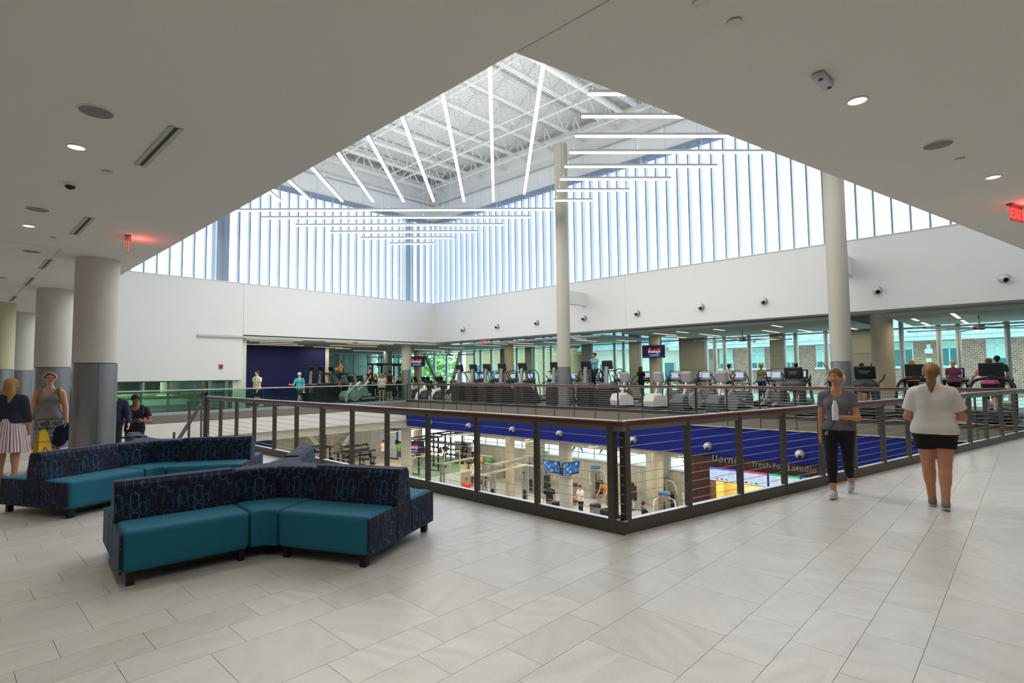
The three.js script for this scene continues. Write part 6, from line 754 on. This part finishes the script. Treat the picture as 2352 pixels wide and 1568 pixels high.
// lower gym
gp('man in a black t-shirt and khaki shorts seen from behind beside the lower column', 22.5, L0, -18.75, 2.4, { h: 1.78, skin: skinB, top: '#17191d', hem: -0.04, loose: 0.022, bottom: '#8a8272', blen: 0.9, bloose: 0.02, hair: '#1b1613', arms: [[0, 0.25, 0.3, 0], [0, 0.25, 0.3, 0]] });
gp('man in a cream t-shirt looking at his phone on the lower floor', 23.4, L0, -17.4, -1.9, { h: 1.75, skin: skinA, top: '#e2dccb', loose: 0.018, bottom: '#1b2030', blen: 1.9, bottomName: 'trousers', hair: '#2b1f18', headPitch: 0.4, arms: [[0.3, 0.1, 1.2, 0.2], [0.3, 0.1, 1.2, 0.2]] });
gp('man in a red t-shirt on the lower floor before the crossover frames', 21.1, L0, -23.7, -0.6, { h: 1.66, skin: skinB, top: '#d2382c', loose: 0.02, bottom: '#20222a', blen: 0.9, hair: '#3a2a1e', arms: [[0.6, 0.3, 1.4, 0.4], [0.6, 0.3, 1.4, 0.4]] });
gp('man in black bending over beside the crossover frames', 22.4, L0, -24.3, 0.9, { h: 1.76, skin: skinA, top: '#1a1c20', bottom: '#17181c', blen: 0.85, hair: '#2a1f18', lean: 0.95, arms: [[1.0, 0.1, 0.1, 0], [1.0, 0.1, 0.1, 0]] });
gp('man in an orange shirt stooping at a weight tower', 26.2, L0, -17.6, -1.7, { h: 1.74, skin: skinB, top: '#c87a34', bottom: '#8d8872', blen: 1.9, bottomName: 'trousers', hair: '#171310', lean: 0.8, arms: [[0.9, 0.2, 0.4, 0], [0.9, 0.2, 0.4, 0]] });
gp('man in a teal shirt seated with arms forward by the wood wall', 23.9, L0, -14.0, 0.8, { h: 1.76, skin: skinB, top: '#16242e', bottom: '#1b1d22', blen: 0.9, hair: '#3a241a', arms: [[0.9, 0.2, 0.4, 0], [0.9, 0.2, 0.4, 0]], legs: [[1.4, 1.4, 0.1], [1.4, 1.4, 0.1]], hips: 0.5 });
gp('man in a green t-shirt beside the lower television column', 24.0, PF, -34.4, 2.5, { h: 1.76, skin: skinB, top: '#6fc06a', bottom: '#3a5a78', blen: 0.9, bloose: 0.02, hair: '#5a3c22' });
gp('man in a cream tank top on the raised platform', 23.6, PF, -36.0, 2.6, { h: 1.76, skin: skinB, top: '#e0d4c4', sleeve: 0, bottom: '#9a9a96', blen: 1.9, bottomName: 'trousers', hair: '#4a3322' });
gp('man in a green shirt seated on a bench on the platform', 26.4, PF, -34.4, -0.6, { h: 1.74, skin: skinB, top: '#274a34', bottom: '#7a5a34', blen: 0.9, hair: '#4a2f1c', legs: [[1.4, 1.4, 0.15], [1.4, 1.4, 0.15]], hips: 0.58 });
gp('man in a grey shirt standing before the rack on the platform', 27.6, PF, -30.2, 2.4, { h: 1.8, skin: skinA, top: '#c9ccd0', bottom: '#20242c', blen: 0.95, hair: '#2a211a', arms: [[0.8, 0.5, 1.2, 0], [0.8, 0.5, 1.2, 0]] });
gp('person in a pale shirt with blonde hair near the glass screen', 24.8, L0, -27.2, 2.2, { fem: 1, h: 1.62, skin: skinA, top: '#dfe2d4', bottom: '#4a4450', blen: 1.8, bottomName: 'leggings', hair: '#d2bb8a', style: 'long' });
gp('person in black sitting on the floor by the lower column', 20.6, L0, -30.2, -0.6, { h: 1.72, skin: skinB, top: '#15161a', bottom: '#17181c', blen: 1.7, hair: '#171310', lean: 0.35, legs: [[1.5, 1.5, 0.2], [1.5, 1.5, 0.2]], hips: 0.35 });
// people passing outside the strip windows
gp('person in grey trousers walking outside the strip window near the hanging television', 31, -3.98, -23.2, 0.4, { h: 1.75, skin: skinA, top: '#d9dde2', bottom: '#4a5a66', blen: 1.9, bottomName: 'trousers', legs: [[0.4, 0.1, 0.02], [-0.4, 0.2, 0.02]] });
gp('person in navy trousers walking outside the strip window beyond the lower column', 31.5, -3.98, -21.2, 0.4, { h: 1.78, skin: skinB, top: '#c9ced6', bottom: '#2a4468', blen: 1.9, bottomName: 'trousers', legs: [[0.4, 0.1, 0.02], [-0.4, 0.2, 0.02]] });
gp('person in shorts walking outside the strip window by the wood wall', 31, -3.98, -13.5, 0.4, { h: 1.75, skin: skinB, top: '#2a2c34', bottom: '#26282e', blen: 0.85, legs: [[0.4, 0.1, 0.02], [-0.4, 0.2, 0.02]] });
renderer.render(scene, camera);
